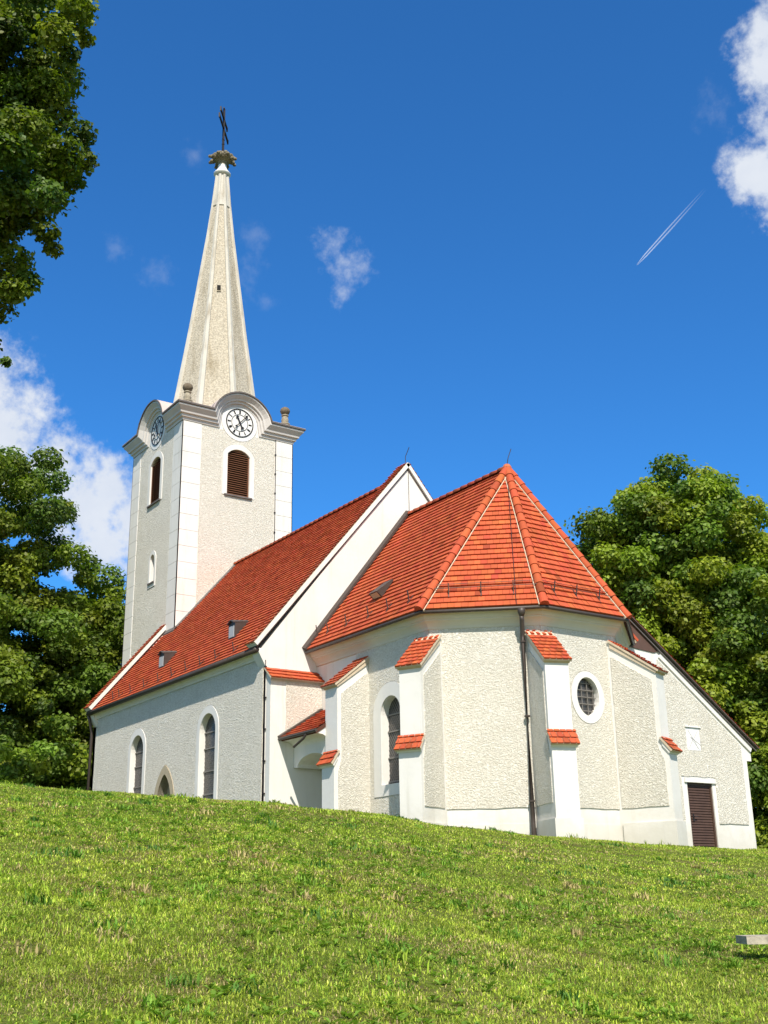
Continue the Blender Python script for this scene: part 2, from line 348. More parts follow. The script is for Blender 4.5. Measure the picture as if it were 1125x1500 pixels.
def lawn():
    ds = np.concatenate([np.linspace(-60, -2, 20), np.linspace(-1.5, 40, 140), np.linspace(42, 420, 40)])
    ss = np.concatenate([np.linspace(-260, -26, 26), np.linspace(-25, 25, 170), np.linspace(26, 260, 26)])
    Dg, Sg = np.meshgrid(ds, ss, indexing='ij'); X = CAM[0]+Dg*FH[0]+Sg*RH[0]; Y = CAM[1]+Dg*FH[1]+Sg*RH[1]; Z = height(X, Y)
    nv = np.stack([X, Y, Z], -1).reshape(-1, 3); a, b = Dg.shape; idx = np.arange(a*b).reshape(a, b)
    q = np.stack([idx[:-1, :-1], idx[1:, :-1], idx[1:, 1:], idx[:-1, 1:]], -1).reshape(-1, 4)
    me = bpy.data.meshes.new('lawn'); me.from_pydata(nv.tolist(), [], q.tolist()); me.update()
    if me.polygons[0].normal.z < 0: me.flip_normals()
    me.polygons.foreach_set('use_smooth', [True]*len(q))
    m = bpy.data.materials.new('lawn_soil'); m.use_nodes = True; t = m.node_tree; bs = t.nodes['Principled BSDF']; bs.inputs['Roughness'].default_value = 1; bs.inputs['Specular IOR Level'].default_value = .05
    co = N(t, 'ShaderNodeTexCoord').outputs['Object']
    n1 = N(t, 'ShaderNodeTexNoise'); setin(n1, Scale=1.6, Detail=8., Roughness=.7); t.links.new(co, n1.inputs['Vector'])
    r = N(t, 'ShaderNodeValToRGB'); e = r.color_ramp.elements; e[0].position = .34; e[0].color = (.12, .095, .045, 1); e[1].position = .52; e[1].color = (.10, .13, .024, 1)
    x = e.new(.70); x.color = (.15, .19, .03, 1)
    t.links.new(n1.outputs['Fac'], r.inputs[0]); t.links.new(r.outputs[0], bs.inputs['Base Color'])
    n2 = N(t, 'ShaderNodeTexNoise'); setin(n2, Scale=28., Detail=4.); t.links.new(co, n2.inputs['Vector'])
    bp = N(t, 'ShaderNodeBump'); setin(bp, Strength=.8, Distance=.05); t.links.new(n2.outputs['Fac'], bp.inputs['Height']); t.links.new(bp.outputs[0], bs.inputs['Normal'])
    me.materials.append(m); o = bpy.data.objects.new('lawn', me); COL.objects.link(o); o['kind'] = 'structure'
lawn()

# ================================================================== church
church = thing('church', 'white plastered village church with red tiled roofs and a pointed clock tower', 'church')
UA, AE, ZE, ZR = 5.072, 3.901, 5.914, 10.82       # chancel roof
EP, EQ, ER = .757, 2.857, 1.489
W1, W2 = V(5.663, -3.5), V(7.528, -1.323); W3 = V(7.528, 1.323); W4 = V(5.663, 3.5)
WN, ZEN, ZRN, ZG, LN, NW = 5.507, 5.862, 12.262, 12.724, 13.729, 5.242
TX, THW = -12.49, 2.642; TXC = TX-THW
SAX = 5.6
UPV = V(0, 0, 1)

# ---- nave walls (with the gable rising above the roof)
S_nave = Fr((0, -NW, 0), (1, 0, 0), (0, -1, 0)); G_east = Fr((0, 0, 0), (0, 1, 0), (1, 0, 0))
M = MB()
nw_holes = [arch(-9.27, .55, 1.3, 3.90, .55), arch(-3.67, .55, 1.3, 3.90, .55)]; dh = arch(-6.80, .56, -1, 2.0, .88, pointed=True)
outer = [(-LN, -2), (0, -2), (0, 5.95), (-LN, 5.95)]
dh_w = [(x, max(z, -1.9)) for x, z in dh]
flat(M, S_nave, outer, nw_holes+[dh_w], 0, 0)
for h in nw_holes: rim(M, S_nave, h, -.17, 0, 0)
rim(M, S_nave, dh_w, -.3, 0, 0)
rp = wob([(-LN+.32, -1.5), (-.12, -1.5), (-.12, 5.55), (-LN+.32, 5.55)])
slab(M, S_nave, rp, [wob(arch(-9.27, .80, 1.0, 3.90, .82), .006), wob(arch(-3.67, .80, 1.0, 3.90, .82), .006), [(x, max(z, -1.4)) for x, z in arch(-6.80, .84, -1.2, 2.0, 1.2, pointed=True)]], 0, .03, 1)
# eave cove
sl_ = (ZRN-ZEN)/WN
for sg in (-1, 1):
    ys = [(NW, 5.56), (NW+.05, 5.57), (NW+.07, 5.62), (NW+.20, 5.74), (NW+.23, 5.78), (NW+.23, 5.84), (NW, 5.84)]
    M.hexa([(-LN+.02, sg*y, z) for y, z in ys], [(-.02, sg*y, z) for y, z in ys], 0)
# north wall, west gable, east gable
N_nave = Fr((0, NW, 0), (-1, 0, 0), (0, 1, 0)); flat(M, N_nave, [(0, -2), (LN, -2), (LN, 5.95), (0, 5.95)], [], 0, 0); slab(M, N_nave, wob([(.3, -1.5), (LN-.3, -1.5), (LN-.3, 5.3), (.3, 5.3)]), [], 0, .03, 1)
GB = [(-NW, -2), (NW, -2), (NW, 5.3), (NW+.24, 5.72), (0, ZG-.10), (-NW-.24, 5.72), (-NW, 5.3)]
M.hexa([G_east.P(a, b, -.42) for a, b in GB], [G_east.P(a, b, 0) for a, b in GB], 0)
M.hexa([(-LN-.0, a, b) for a, b in GB], [(-LN+.40, a, b) for a, b in GB], 0)
nave = M.build('nave_wall', ['white', 'rough'], church)

def bars(M, F, d, x0, x1, zs, xs, z0, z1, w=.012, m=0):
    for z in zs: M.box(F.P((x0+x1)/2, z, d), F.ex, F.ez, F.n, (x1-x0)/2, w, .012, m)
    for x in xs: M.box(F.P(x, (z0+z1)/2, d), F.ex, F.ez, F.n, w*.7, (z1-z0)/2, .008, m)
def glazing(F, shape, d, frame, x0, x1, zbars, z0, z1, ratio=None, name='window'):
    """window (frame ring) > glass, glazing_bar"""
    M = MB(); slab(M, F, frame[0], [frame[1]], 0, .045, 0); w = M.build(name, ['white'], church)
    M = MB(); flat(M, F, shape, [], d, 0); M.build('glass', ['glass'], w)
    M = MB(); bars(M, F, d+.03, x0, x1, zbars, [], z0, z1, .02)
    # diamond leading
    k = .13; cx = (x0+x1)/2; n = int((z1-z0)/k)
    for i in range(-6, n+6):
        for sg in (-1, 1):
            za = z0+i*k; zb = za+sg*(x1-x0)*1.45
            p = clip(shape, [(x0, za-.009), (x1, zb-.009), (x1, zb+.009), (x0, za+.009)]) if convex(shape) else []
            if len(p) > 2: M.poly([F.P(a, b, d+.012) for a, b in p], 0)
    M.build('glazing_bar', ['cames'], w); return w
def convex(p): return True
for cx in (-9.27, -3.67):
    glazing(S_nave, arch(cx, .55, 1.3, 3.90, .55), -.165, (arch(cx, .78, 1.02, 3.90, .80), arch(cx, .56, 1.28, 3.90, .56)), cx-.55, cx+.55, (2.0, 2.7, 3.4, 3.9), 1.3, 4.45)
# pointed south door
M = MB(); a0 = [(x, max(z, -1)) for x, z in arch(-6.80, .83, -1, 2.0, 1.18, pointed=True)]; a1 = [(x, max(z, -.95)) for x, z in arch(-6.80, .56, -.98, 2.0, .88, pointed=True)]
slab(M, S_nave, a0, [a1], -.02, .05, 0); rim(M, S_nave, a1, -.30, .05, 0)
sd = M.build('stone_doorway', ['doorstone'], church)
M = MB(); flat(M, S_nave, a1, [], -.28, 0); M.build('door_leaf', ['doorstone'], sd)

# ---- nave roof
def on_nave(x, s, h=0):      # s along slope from eave, south side
    L = math.hypot(WN, ZRN-ZEN); return V(x, -WN+WN*s/L, ZEN+(ZRN-ZEN)*s/L)+nrm(V(0, -(ZRN-ZEN), WN))*h
nvL = math.hypot(WN, ZRN-ZEN)
M = MB()
tiles(M, [(TX, -WN, ZEN), (-.40, -WN, ZEN), (-.40, 0, ZRN), (TX, 0, ZRN)], .185, .18)
ys = -THW-.06; zs_ = ZEN+(ZRN-ZEN)*(WN+ys)/WN
tiles(M, [(-LN+.38, -WN, ZEN), (TX-.002, -WN, ZEN), (TX-.002, ys, zs_), (-LN+.38, ys, zs_)], .185, .18)
tiles(M, [(-.40, WN, ZEN), (-LN+.38, WN, ZEN), (-LN+.38, 0, ZRN), (-.40, 0, ZRN)], .37, .36)
nroof = M.build('nave_roof', ['tile', 'deck'], church)
M = MB(); hip(M, (TX, 0, ZRN+.0), (-.42, 0, ZRN+.0), .115, .34); M.build('ridge_tiles', ['tile', 'mortar'], nroof, True)
def hook(parent, base, along, upn, side, L=.42):
    M = MB(); w = nrm(V(0, 0, 1)+upn*.25); M.box(base+w*(L*.42+.03), w, side, np.cross(w, side), L*.42, .013, .010)
    M.box(base+along*.10+upn*.045, along, side, upn, .16, .012, .008); M.build('snow_hook', ['metal'], parent)
for x in (-11.6, -11.0, -9.93, -8.72, -7.49, -6.38, -5.26, -4.19, -3.07, -1.83):
    hook(nroof, on_nave(x, .22), nrm(V(0, WN, ZRN-ZEN)), nrm(V(0, -(ZRN-ZEN), WN)), V(1, 0, 0), .38)
for x in (-8.8, -3.3):       # metal roof vents
    M = MB(); p = on_nave(x, 1.25, .03); w = .23; h_ = .58
    A = [p+V(-w, 0, 0), p+V(w, 0, 0), p+V(w, 0, h_-.1), p+V(0, 0, h_), p+V(-w, 0, h_-.1)]
    bk = [on_nave(x-w, 1.25+.02, .03), on_nave(x+w, 1.25+.02, .03), on_nave(x+w, 1.98, .03), on_nave(x, 2.10, .03), on_nave(x-w, 1.98, .03)]
    M.hexa(A, bk, 0)
    for (a, b) in ((2, 3), (3, 4)):   # roof sheets with a small overhang
        o_ = V(0, -.07, 0); nn_ = V(.15 if a == 2 else -.15, 0, 1)*.03
        M.hexa([A[a]+o_, A[b]+o_, bk[b], bk[a]], [A[a]+o_+nn_, A[b]+o_+nn_, bk[b]+nn_, bk[a]+nn_], 0)
    v_ = M.build('roof_vent', ['metal'], nroof)
    M = MB(); M.box(p+V(0, -.012, .22), (1, 0, 0), (0, 1, 0), (0, 0, 1), .17, .01, .18); M.build('vent_pane', ['pale'], v_)
# flashing against the tower
M = MB()
for a, b in (((TX+.0, -THW-.08), (TX, 0)),):
    za = ZEN+(ZRN-ZEN)*(WN+a[1])/WN
    M.hexa([(TX-.02, a[1], za+.03), (TX+.16, a[1], za+.03), (TX+.16, 0, ZRN+.03), (TX-.02, 0, ZRN+.03)], [(TX-.02, a[1], za+.14), (TX+.16, a[1], za+.09), (TX+.16, 0, ZRN+.09), (TX-.02, 0, ZRN+.14)])
M.hexa([(-LN+.3, -THW-.12, zs_-.06), (TX+.16, -THW-.12, zs_-.06), (TX+.16, -THW+.01, zs_+.10), (-LN+.3, -THW+.01, zs_+.10)], [(-LN+.3, -THW-.14, zs_+.01), (TX+.16, -THW-.14, zs_+.01), (TX+.16, -THW+.01, zs_+.22), (-LN+.3, -THW+.01, zs_+.22)])
M.build('tower_flashing', ['lead'], church)
# gutter and downpipes
def gutter(path, rad, name='gutter'):
    M = MB(); M.tube(path, rad, 0, 8); return M.build(name, ['metal'], church, True)
g_ = gutter([(-LN+.05, -WN-.03, ZEN-.07), (-.02, -WN-.03, ZEN-.07)], .085)
for k in range(12): x = -LN+.6+k*1.14; M = MB(); M.box((x, -WN+.05, ZEN-.05), (1, 0, 0), (0, 1, 0), (0, 0, 1), .02, .17, .015); M.build('gutter_bracket', ['metal'], g_)
M = MB(); M.tube([(-LN+.1, -WN-.03, ZEN-.1), (-LN+.08, -WN+.05, ZEN-.35), (-LN+.02, -NW-.09, ZEN-.75), (-LN+.02, -NW-.09, -.5)], .06); M.build('downpipe', ['metal'], church, True)
# ---- gable copings
def coping(x0, x1, z_apex, foot_y, foot_z, name):
    c = MB()
    for sg in (-1, 1):
        a = V(0, sg*foot_y, foot_z); b = V(0, 0, z_apex); d = nrm(b-a); n = nrm(V(0, sg*(z_apex-foot_z), foot_y))
        X0, X1 = V(x0, 0, 0), V(x1, 0, 0)
        for lo, hi, e0, e1, m in ((-.155, -.10, .0, -.02, 1), (-.10, .02, .0, .05, 0)):  # lower dark strip stands for the shadow gap under the white band
            c.hexa([a+X0-n*-lo, a+X1+V(e1, 0, 0)-n*-lo, b+X1+V(e1, 0, 0)-n*-lo, b+X0-n*-lo], [a+X0+n*hi, a+X1+V(e1, 0, 0)+n*hi, b+X1+V(e1, 0, 0)+n*hi, b+X0+n*hi], m)
        q = [a+X0-V(.03, 0, 0), a+X1+V(.03, 0, 0), b+X1+V(.03, 0, 0), b+X0-V(.03, 0, 0)]
        if sg > 0: q = [q[1], q[0], q[3], q[2]]
        q = [p+n*.03 for p in q]
        T2 = MB(); 
        tiles(c, q, .17, .17, .02, .045, 2, 3, .03)
        rim_pts = None
    return c.build(name, ['white', 'lead', 'tile', 'mortar'], church)
coping(-.46, .03, ZG-.02, WN+.14, ZEN+.10, 'gable_coping')
coping(-LN-.04, -LN+.42, ZG-.02, WN+.14, ZEN+.10, 'gable_coping')
M = MB(); M.tube([(-.1, 0, ZG), (-.12, .03, ZG+.28), (-.05, .14, ZG+.62)], .012); M.build('lightning_rod', ['iron'], church)
for wire, rad_, clips in (([(.02, .03, ZG-.15), (.02, .03, 10.6)], .008, []), ([(.02, -NW-.02, 5.5), (.02, -NW-.02, 0)], .012, [(.02, -NW-.02, z) for z in np.arange(.8, 5.4, .9)]),
                          ([(TX+.05, 1.80, 18.3), (TX+.05, 1.80, 11.5)], .017, [(TX+.04, 1.8, z) for z in np.arange(12.2, 18.2, .9)])):
    M = MB(); M.tube(wire, rad_)
    for c in clips: M.box(c, (1, 0, 0), (0, 1, 0), (0, 0, 1), .03, .03, .02)
    M.build('lightning_conductor', ['iron'], church)

# ---- thickened foot of the gable with its tile cap
M = MB(); ya, yb = -NW+.02, -3.5
q = [(0, -2), (.27, -2), (.27, 4.92), (0, 5.2)]
M.hexa([(a, ya, b) for a, b in q], [(a, yb, b) for a, b in q], 0)
Fg = Fr((.27, 0, 0), (0, 1, 0), (1, 0, 0)); slab(M, Fg, wob([(-4.72, 3.3), (-3.52, 3.3), (-3.52, 4.86), (-4.72, 4.86)], .01), [], 0, .025, 1)
go = M.build('gable_offset', ['white', 'rough'], church)
M = MB(); tiles(M, [(.42, ya-.07, 4.93), (.42, yb, 4.93), (-.02, yb, 5.29), (-.02, ya-.07, 5.29)], .19, .18, .008, .04, 0, 1, .04); M.build('tile_cap', ['tile', 'mortar'], go)

# ---- chancel walls
M = MB()
Sc = Fr((0, -3.5, 0), (1, 0, 0), (0, -1, 0)); L1 = float(np.linalg.norm(W2-W1)); d1 = (W2-W1)/L1
F1 = Fr((W1[0], W1[1], 0), (d1[0], d1[1], 0), (d1[1], -d1[0], 0)); F2 = Fr((W2[0], W2[1], 0), (0, 1, 0), (1, 0, 0)); d3 = (W4-W3)/L1
F3 = Fr((W3[0], W3[1], 0), (d3[0], d3[1], 0), (d3[1], -d3[0], 0)); S4 = Fr((W4[0], W4[1], 0), (-1, 0, 0), (0, 1, 0))
L2 = 2*W3[1]; ZP = .90; ZT = 5.95
wcx = 3.88; win = arch(wcx, .46, 1.70, 3.55, .46)
flat(M, Sc, [(0, -2), (W1[0], -2), (W1[0], ZT), (0, ZT)], [win], 0, 0); rim(M, Sc, win, -.22, 0, 0)
flat(M, F1, [(0, -2), (L1, -2), (L1, ZT), (0, ZT)], [], 0, 0)
ov = ell(.185+W2[1]*-1, 3.74, .385, .50); flat(M, F2, [(0, -2), (L2, -2), (L2, ZT), (0, ZT)], [ov], 0, 0); rim(M, F2, ov, -.14, 0, 0)
flat(M, F3, [(0, -2), (L1, -2), (L1, ZT), (0, ZT)], [], 0, 0); flat(M, S4, [(0, -2), (W4[0], -2), (W4[0], ZT), (0, ZT)], [], 0, 0)
slab(M, Sc, wob([(2.2, ZP), (W1[0], ZP), (W1[0], 5.48), (2.2, 5.48)]), [wob(arch(wcx, .84, 1.38, 3.55, .86), .006)], 0, .028, 1)
slab(M, F1, wob([(0, ZP), (L1, ZP), (L1, 5.48), (0, 5.48)]), [], 0, .028, 1)
slab(M, F2, wob([(0, ZP), (L2, ZP), (L2, 5.48), (0, 5.48)]), [wob(ell(.185-W2[1], 3.72, .60, .70), .004)], 0, .028, 1)
slab(M, F3, wob([(0, ZP), (L1, ZP), (L1, 5.48), (0, 5.48)]), [], 0, .028, 1)
# low base band
for F_, L_ in ((F1, L1), (F2, L2), (F3, L1)): slab(M, F_, [(0, -2), (L_, -2), (L_, .52), (0, .52)], [], 0, .012, 0)
chan = M.build('chancel_wall', ['white', 'rough'], church)
# cove cornice round the chancel
ring = [V(0, -3.5), W1, W2, W3, W4, V(0, 3.5)]
def offs(d):
    out = []
    for i, p in enumerate(ring):
        ns = []
        if i > 0: e = nrm(p-ring[i-1]); ns.append(V(e[1], -e[0]))
        if i < len(ring)-1: e = nrm(ring[i+1]-p); ns.append(V(e[1], -e[0]))
        if len(ns) == 2: b = nrm(ns[0]+ns[1]); out.append(p+b*d/(b@ns[0]))
        else: out.append(p+ns[0]*d)
    return out
M = MB(); prof = [(.0, 5.46), (.045, 5.465), (.055, 5.52), (.075, 5.56), (.12, 5.62), (.17, 5.66), (.185, 5.675), (.185, 5.70), (.21, 5.71), (.26, 5.80), (.30, 5.84), (.30, 5.88), (0, 5.9)]
rows_ = [[V(*q, z) for q in offs(d)] for d, z in prof]
for a, b in zip(rows_[:-1], rows_[1:]):
    for i in range(len(a)-1): M.poly([a[i], a[i+1], b[i+1], b[i]], 0)
M.build('cove_cornice', ['cove'], church)
# windows
glazing(Sc, win, -.215, (arch(wcx, .83, 1.40, 3.55, .84), arch(wcx, .47, 1.69, 3.55, .47)), wcx-.46, wcx+.46, (1.78, 2.4, 3.1, 3.55), 1.7, 4.0)
cxo = .185-W2[1]
M = MB(); slab(M, F2, ell(cxo, 3.72, .585, .685), [ell(cxo, 3.74, .39, .505)], 0, .04, 0); ow = M.build('oval_window', ['white'], church)
M = MB(); flat(M, F2, ell(cxo, 3.74, .385, .50), [], -.135, 0); M.build('glass', ['glass'], ow)
M = MB()
for k in (-.3, -.1, .1, .3):
    h_ = .5*math.sqrt(1-(k/.385)**2) if abs(k) < .385 else 0
    M.box(F2.P(cxo+k, 3.74, -.10), F2.ex, F2.ez, F2.n, .008, h_, .01)
for k in (-.36, -.18, 0, .18, .36):
    w = .385*math.sqrt(1-(k/.5)**2); M.box(F2.P(cxo, 3.74+k, -.09), F2.ex, F2.ez, F2.n, w, .009, .01)
M.build('glazing_bar', ['cames'], ow)
# ---- chancel roof
c1 = V(UA+EP, -AE, ZE); c2 = V(UA+EQ, -ER, ZE); c3 = c2*V(1, -1, 1); c4 = c1*V(1, -1, 1); ap = V(UA, 0, ZR)
M = MB()
tiles(M, [(0.03, -AE, ZE), c1, ap, (0.03, 0, ZR)], .205, .18)
tiles(M, [c1, c2, ap], .205, .18); tiles(M, [c2, c3, ap], .205, .18); tiles(M, [c3, c4, ap], .205, .18); tiles(M, [c4, (0.03, AE, ZE), (0.03, 0, ZR), ap], .205, .18)
croof = M.build('chancel_roof', ['tile', 'deck'], church)
def fn(a, b, c): return nrm(np.cross(b-a, c-a))
ns_ = [fn(V(0, -AE, ZE), c1, ap), fn(c1, c2, ap), fn(c2, c3, ap), fn(c3, c4, ap), fn(c4, V(0, AE, ZE), ap)]
for i, c in enumerate((c1, c2, c3, c4)):
    M = MB(); b_ = nrm(ns_[i]+ns_[i+1]); hip(M, c+b_*.02+nrm(c-ap)*.03, ap+b_*.02, .115, .36, 0, 1, [(1, ns_[i+1])] if i == 0 else [(-1, ns_[i])]); M.build('hip_tiles', ['tile', 'mortar'], croof)
M = MB(); hip(M, (.05, 0, ZR+.02), (UA+.05, 0, ZR+.02), .115, .34); M.build('ridge_tiles', ['tile', 'mortar'], croof, True)
M = MB(); M.lathe((UA, 0, ZR), [(.13, -.05), (.14, .08), (.09, .17), (.02, .2)], 0, 10); M.tube([(UA, 0, ZR+.15), (UA+.02, .05, ZR+.4), (UA, .2, ZR+.72)], .012, 1, 6); M.build('ridge_cap', ['tile', 'iron'], croof)
def on_ch(x, s, h=0):
    L = math.hypot(AE, ZR-ZE); return V(x, -AE+AE*s/L, ZE+(ZR-ZE)*s/L)+ns_[0]*h
for x in (.12, .72, 1.75, 2.91, 3.88, 4.9): hook(croof, on_ch(x, .55), nrm(V(0, AE, ZR-ZE)), ns_[0], V(1, 0, 0), .40)
for a, b, n_, ks in ((c1, c2, ns_[1], (.17, .5, .83)), (c2, c3, ns_[2], (.12, .45, .80))):
    e = nrm(b-a); al = np.cross(n_, e)
    for k in ks: hook(croof, a+(b-a)*(.1+.8*k)+al*.45, al, n_, e, .40)
    M = MB(); s_ = .56; m0 = a+(ap-a)*.115; m1 = b+(ap-b)*.115; M.tube([m0+n_*.11, m1+n_*.11], .010); m0 = a+(ap-a)*.145; m1 = b+(ap-b)*.145; M.tube([m0+n_*.09, m1+n_*.09], .008); M.build('snow_rail', ['tile' if False else 'metal'], croof)
e1 = c1+(c2-c1)*.78; M = MB(); M.tube([ap+ns_[1]*.06, (ap+e1)/2+ns_[1]*.07, e1+ns_[1]*.05], .010); M.build('roof_conductor', ['iron'], croof)
# roof hatch, propped open
M = MB(); a_, b_ = on_ch(2.42, 1.42, .04), on_ch(2.86, 1.42, .04); t_, w_ = on_ch(2.86, 2.10, .06), on_ch(2.42, 2.10, .06)
lift = ns_[0]*.24
M.hexa([a_, b_, t_, w_], [a_+lift, b_+lift, t_+ns_[0]*.05, w_+ns_[0]*.05], 0); hat = M.build('roof_hatch', ['metal'], croof)
M = MB(); M.poly([a_+(b_-a_)*.1+nrm(a_-w_)*.004+lift*.1, b_-(b_-a_)*.1+nrm(a_-w_)*.004+lift*.1, b_-(b_-a_)*.1+nrm(a_-w_)*.004+lift*.85, a_+(b_-a_)*.1+nrm(a_-w_)*.004+lift*.85]); M.build('hatch_pane', ['mortar'], hat)
# verge flashing on the gable, eave gutters
M = MB()
for sg in (-1, 1):
    n_ = V(0, sg*(ZR-ZE), AE); n_ = nrm(n_); a, b = V(.0, sg*(AE+.04), ZE), V(.0, 0, ZR+.12)
    M.hexa([a, a+V(.13, 0, 0), b+V(.13, 0, 0), b], [a+n_*.13, a+V(.13, 0, 0)+n_*.07, b+V(.13, 0, 0)+n_*.07, b+n_*.13])
M.build('verge_flashing', ['metal'], church)
gutter([(0.02, -AE-.01, ZE-.06), c1+V(0, 0, -.06), c2+V(0, 0, -.06), c3+V(0, 0, -.06), c4+V(0, 0, -.06), (0.02, AE+.01, ZE-.06)], .05)
pp = lambda o, z: V(7.245, -1.672, z)+F1.n*o
M = MB(); M.lathe(pp(.40, 5.60), [(.05, 0), (.10, .14), (.10, .24), (.08, .24)], 0, 10); M.tube([pp(.40, 5.66), pp(.40, 5.55), pp(.13, 5.22), pp(.12, 5.1), pp(.12, .75), pp(.16, .5), pp(.17, -.5)], .060, 0, 10)
dp = M.build('downpipe', ['metal'], church, True)
for z in (1.02, 3.1, 5.0):
    M = MB(); M.lathe(pp(.12, z), [(.075, 0), (.075, .04)], 0, 10); M.build('pipe_clip', ['metal'], dp)

# ---- buttresses
def buttress(base, ang, hw=.31, D1=1.03, D2=1.17, off=0., zw=5.28, zf=4.36, plinth=True):
    d = V(math.cos(ang), math.sin(ang), 0); t = V(-d[1], d[0], 0); B = V(base[0], base[1], 0)+t*off; M = MB()
    P = lambda a, b, z: B+d*a+t*b+UPV*z
    up_ = [(-.25, -2), (D2, -2), (D2, 2.28), (D1, 2.58), (D1, zf), (0, zw-.03), (-.25, zw-.03)]
    M.hexa([P(a, -hw, z) for a, z in up_], [P(a, hw, z) for a, z in up_], 0)
    if plinth: M.hexa([P(a, -hw-.05, -2) for a in (0, D2+.05)]+[P(a, hw+.05, -2) for a in (D2+.05, 0)], [P(a, -hw-.05, .55) for a in (0, D2+.05)]+[P(a, hw+.05, .55) for a in (D2+.05, 0)], 0)
    for sg in (-1, 1):     # roughcast side panels
        F_ = Fr(B+t*hw*sg, d, t*sg); pn = [(.0, .92), (D2-.12, .92), (D2-.12, 2.05), (D1-.12, 2.45), (D1-.12, zf-.25), (.0, zw-.42)]
        slab(M, F_, wob(pn, .008), [], 0, .022, 1)
    b = M.build('buttress', ['white', 'rough'], church)
    for (x0, x1, z0, z1, mr_, cs) in ((D1+.11, -.02, zf-.02, zw+.03, 2, .185), (D2+.12, D1-.01, 2.27, 2.63, 0, .185)):
        sd = MB(); w = hw+.06
        tiles(sd, [P(x0, -w, z0), P(x0, w, z0), P(x1, w, z1), P(x1, -w, z1)], cs, .165, .014, .035, 0, 1, .05, mr_)
        # white mortared soffit closing the cap's sides
        wi = hw+.035; dz = V(0, 0, .16)
        q = [P(x0-.05, -wi, z0-.01), P(x1+.02, -wi, z1-.05), P(x1+.02, -wi, z1-.22), P(x0-.10, -wi, z0-.07)]
        sd.hexa(q, [p+t*2*wi for p in q], 1 if mr_ else 2)
        sd.build('tile_cap', ['tile', 'mortar', 'white'], b)
    return b
angb1 = math.atan2(-.91, .42); angb2 = math.atan2(-.347, .938)
buttress((2.50, -3.5), -math.pi/2, .31, 1.05, 1.16, 0, 5.28, 4.42, False)
buttress(W1, angb1, .31, 1.03, 1.13, -.02)
buttress(W2, angb2, .31, 1.06, 1.18, -.04)
buttress(W3, -angb2, .26, 1.22, 1.38, -.03)

# ---- little stair bay between gable and side buttress
M = MB(); Fb = Fr((0, -4.45, 0), (1, 0, 0), (0, -1, 0)); x0, x1 = .28, 2.19
sec = [(-4.45, 2.45), (-4.45, 2.95), (-4.5, 3.02), (-4.6, 3.09), (-4.78, 3.14), (-4.78, 3.18), (-3.5, 3.95), (-3.5, 2.45)]
front = [(x0, 2.42), (x0+.22, 2.40)]+[(x0+.22+.85*(1-math.cos(k*math.pi/10))*.95, 2.40+.32*math.sin(k*math.pi/10)) for k in range(1, 10)]+[(x1, 2.42), (x1, 2.98), (x0, 2.98)]
slab(M, Fb, front, [], -.85, 0, 0)
cv = [(-4.45, 2.97), (-4.47, 3.02), (-4.53, 3.08), (-4.64, 3.13), (-4.80, 3.15), (-4.80, 3.19), (-3.52, 3.97), (-3.52, 2.97)]
M.hexa([(x0, a, b) for a, b in cv], [(x1, a, b) for a, b in cv], 0)
bay = M.build('stair_bay', ['white', 'rough'], church)
M = MB(); tiles(M, [(x0+.02, -4.90, 3.22), (x1+.02, -4.90, 3.22), (x1+.02, -3.5, 4.10), (x0+.02, -3.5, 4.10)], .19, .18); M.build('tile_roof', ['tile', 'deck'], bay)
M = MB(); n_ = nrm(V(0, -.88, 1.4))
a, b = V(x0, -4.93, 3.20), V(x0, -3.5, 4.10); M.hexa([a, a+V(.09, 0, 0), b+V(.09, 0, 0), b], [a+n_*.10, a+V(.09, 0, 0)+n_*.08, b+V(.09, 0, 0)+n_*.08, b+n_*.10])
M.tube([(x0-.0, -4.93, 3.20), (x1+.15, -4.93, 3.20)], .045); M.tube([(x0+1.55, -4.95, 3.14), (x0+1.45, -4.98, 3.04), (x0+1.0, -5.02, 2.86)], .035)
M.build('bay_gutter', ['metal'], bay)

# ---- sacristy
M = MB(); Fs = Fr((SAX, 0, 0), (0, 1, 0), (1, 0, 0)); sy = 8.68; sslope = -.70
zt = lambda y: 5.90+sslope*(y-5.2)
dl, dr, dt = 5.86, 6.96, 1.96
wall = [(3.2, -2), (dl, -2), (dl, dt), (dr, dt), (dr, -2), (sy, -2), (sy, 2.72), (sy+.22, 2.72), (sy+.22, zt(sy+.22)-.02), (5.2, zt(5.2)-.02), (3.2, 5.88)]
flat(M, Fs, wall, [], 0, 0); M.add([Fs.P(dl, -2, 0), Fs.P(dl, dt, 0), Fs.P(dr, dt, 0), Fs.P(dr, -2, 0), Fs.P(dl, -2, -.12), Fs.P(dl, dt, -.12), Fs.P(dr, dt, -.12), Fs.P(dr, -2, -.12)], [(0, 1, 5, 4), (1, 2, 6, 5), (2, 3, 7, 6)], 0)
M.hexa([(SAX-.001, sy, -2), (-3, sy, -2), (-3, sy+.0, 2.72), (SAX-.001, sy, 2.72)], [(SAX-.001, sy-.3, -2), (-3, sy-.3, -2), (-3, sy-.3, 2.72), (SAX-.001, sy-.3, 2.72)], 0)
M.hexa([(-3, sy-.02, 2.72), (SAX-.001, sy-.02, 2.72), (SAX-.001, sy+.22, 2.72), (-3, sy+.22, 2.72)], [(-3, sy-.02, zt(sy)-.06), (SAX-.001, sy-.02, zt(sy)-.06), (SAX-.001, sy+.22, zt(sy+.22)-.06), (-3, sy+.22, zt(sy+.22)-.06)], 0)
M.hexa([(-3, 3.3, -2), (-2.7, 3.3, -2), (-2.7, sy, -2), (-3, sy, -2)], [(-3, 3.3, 6.8), (-2.7, 3.3, 6.8), (-2.7, sy, 2.7), (-3, sy, 2.7)], 0)
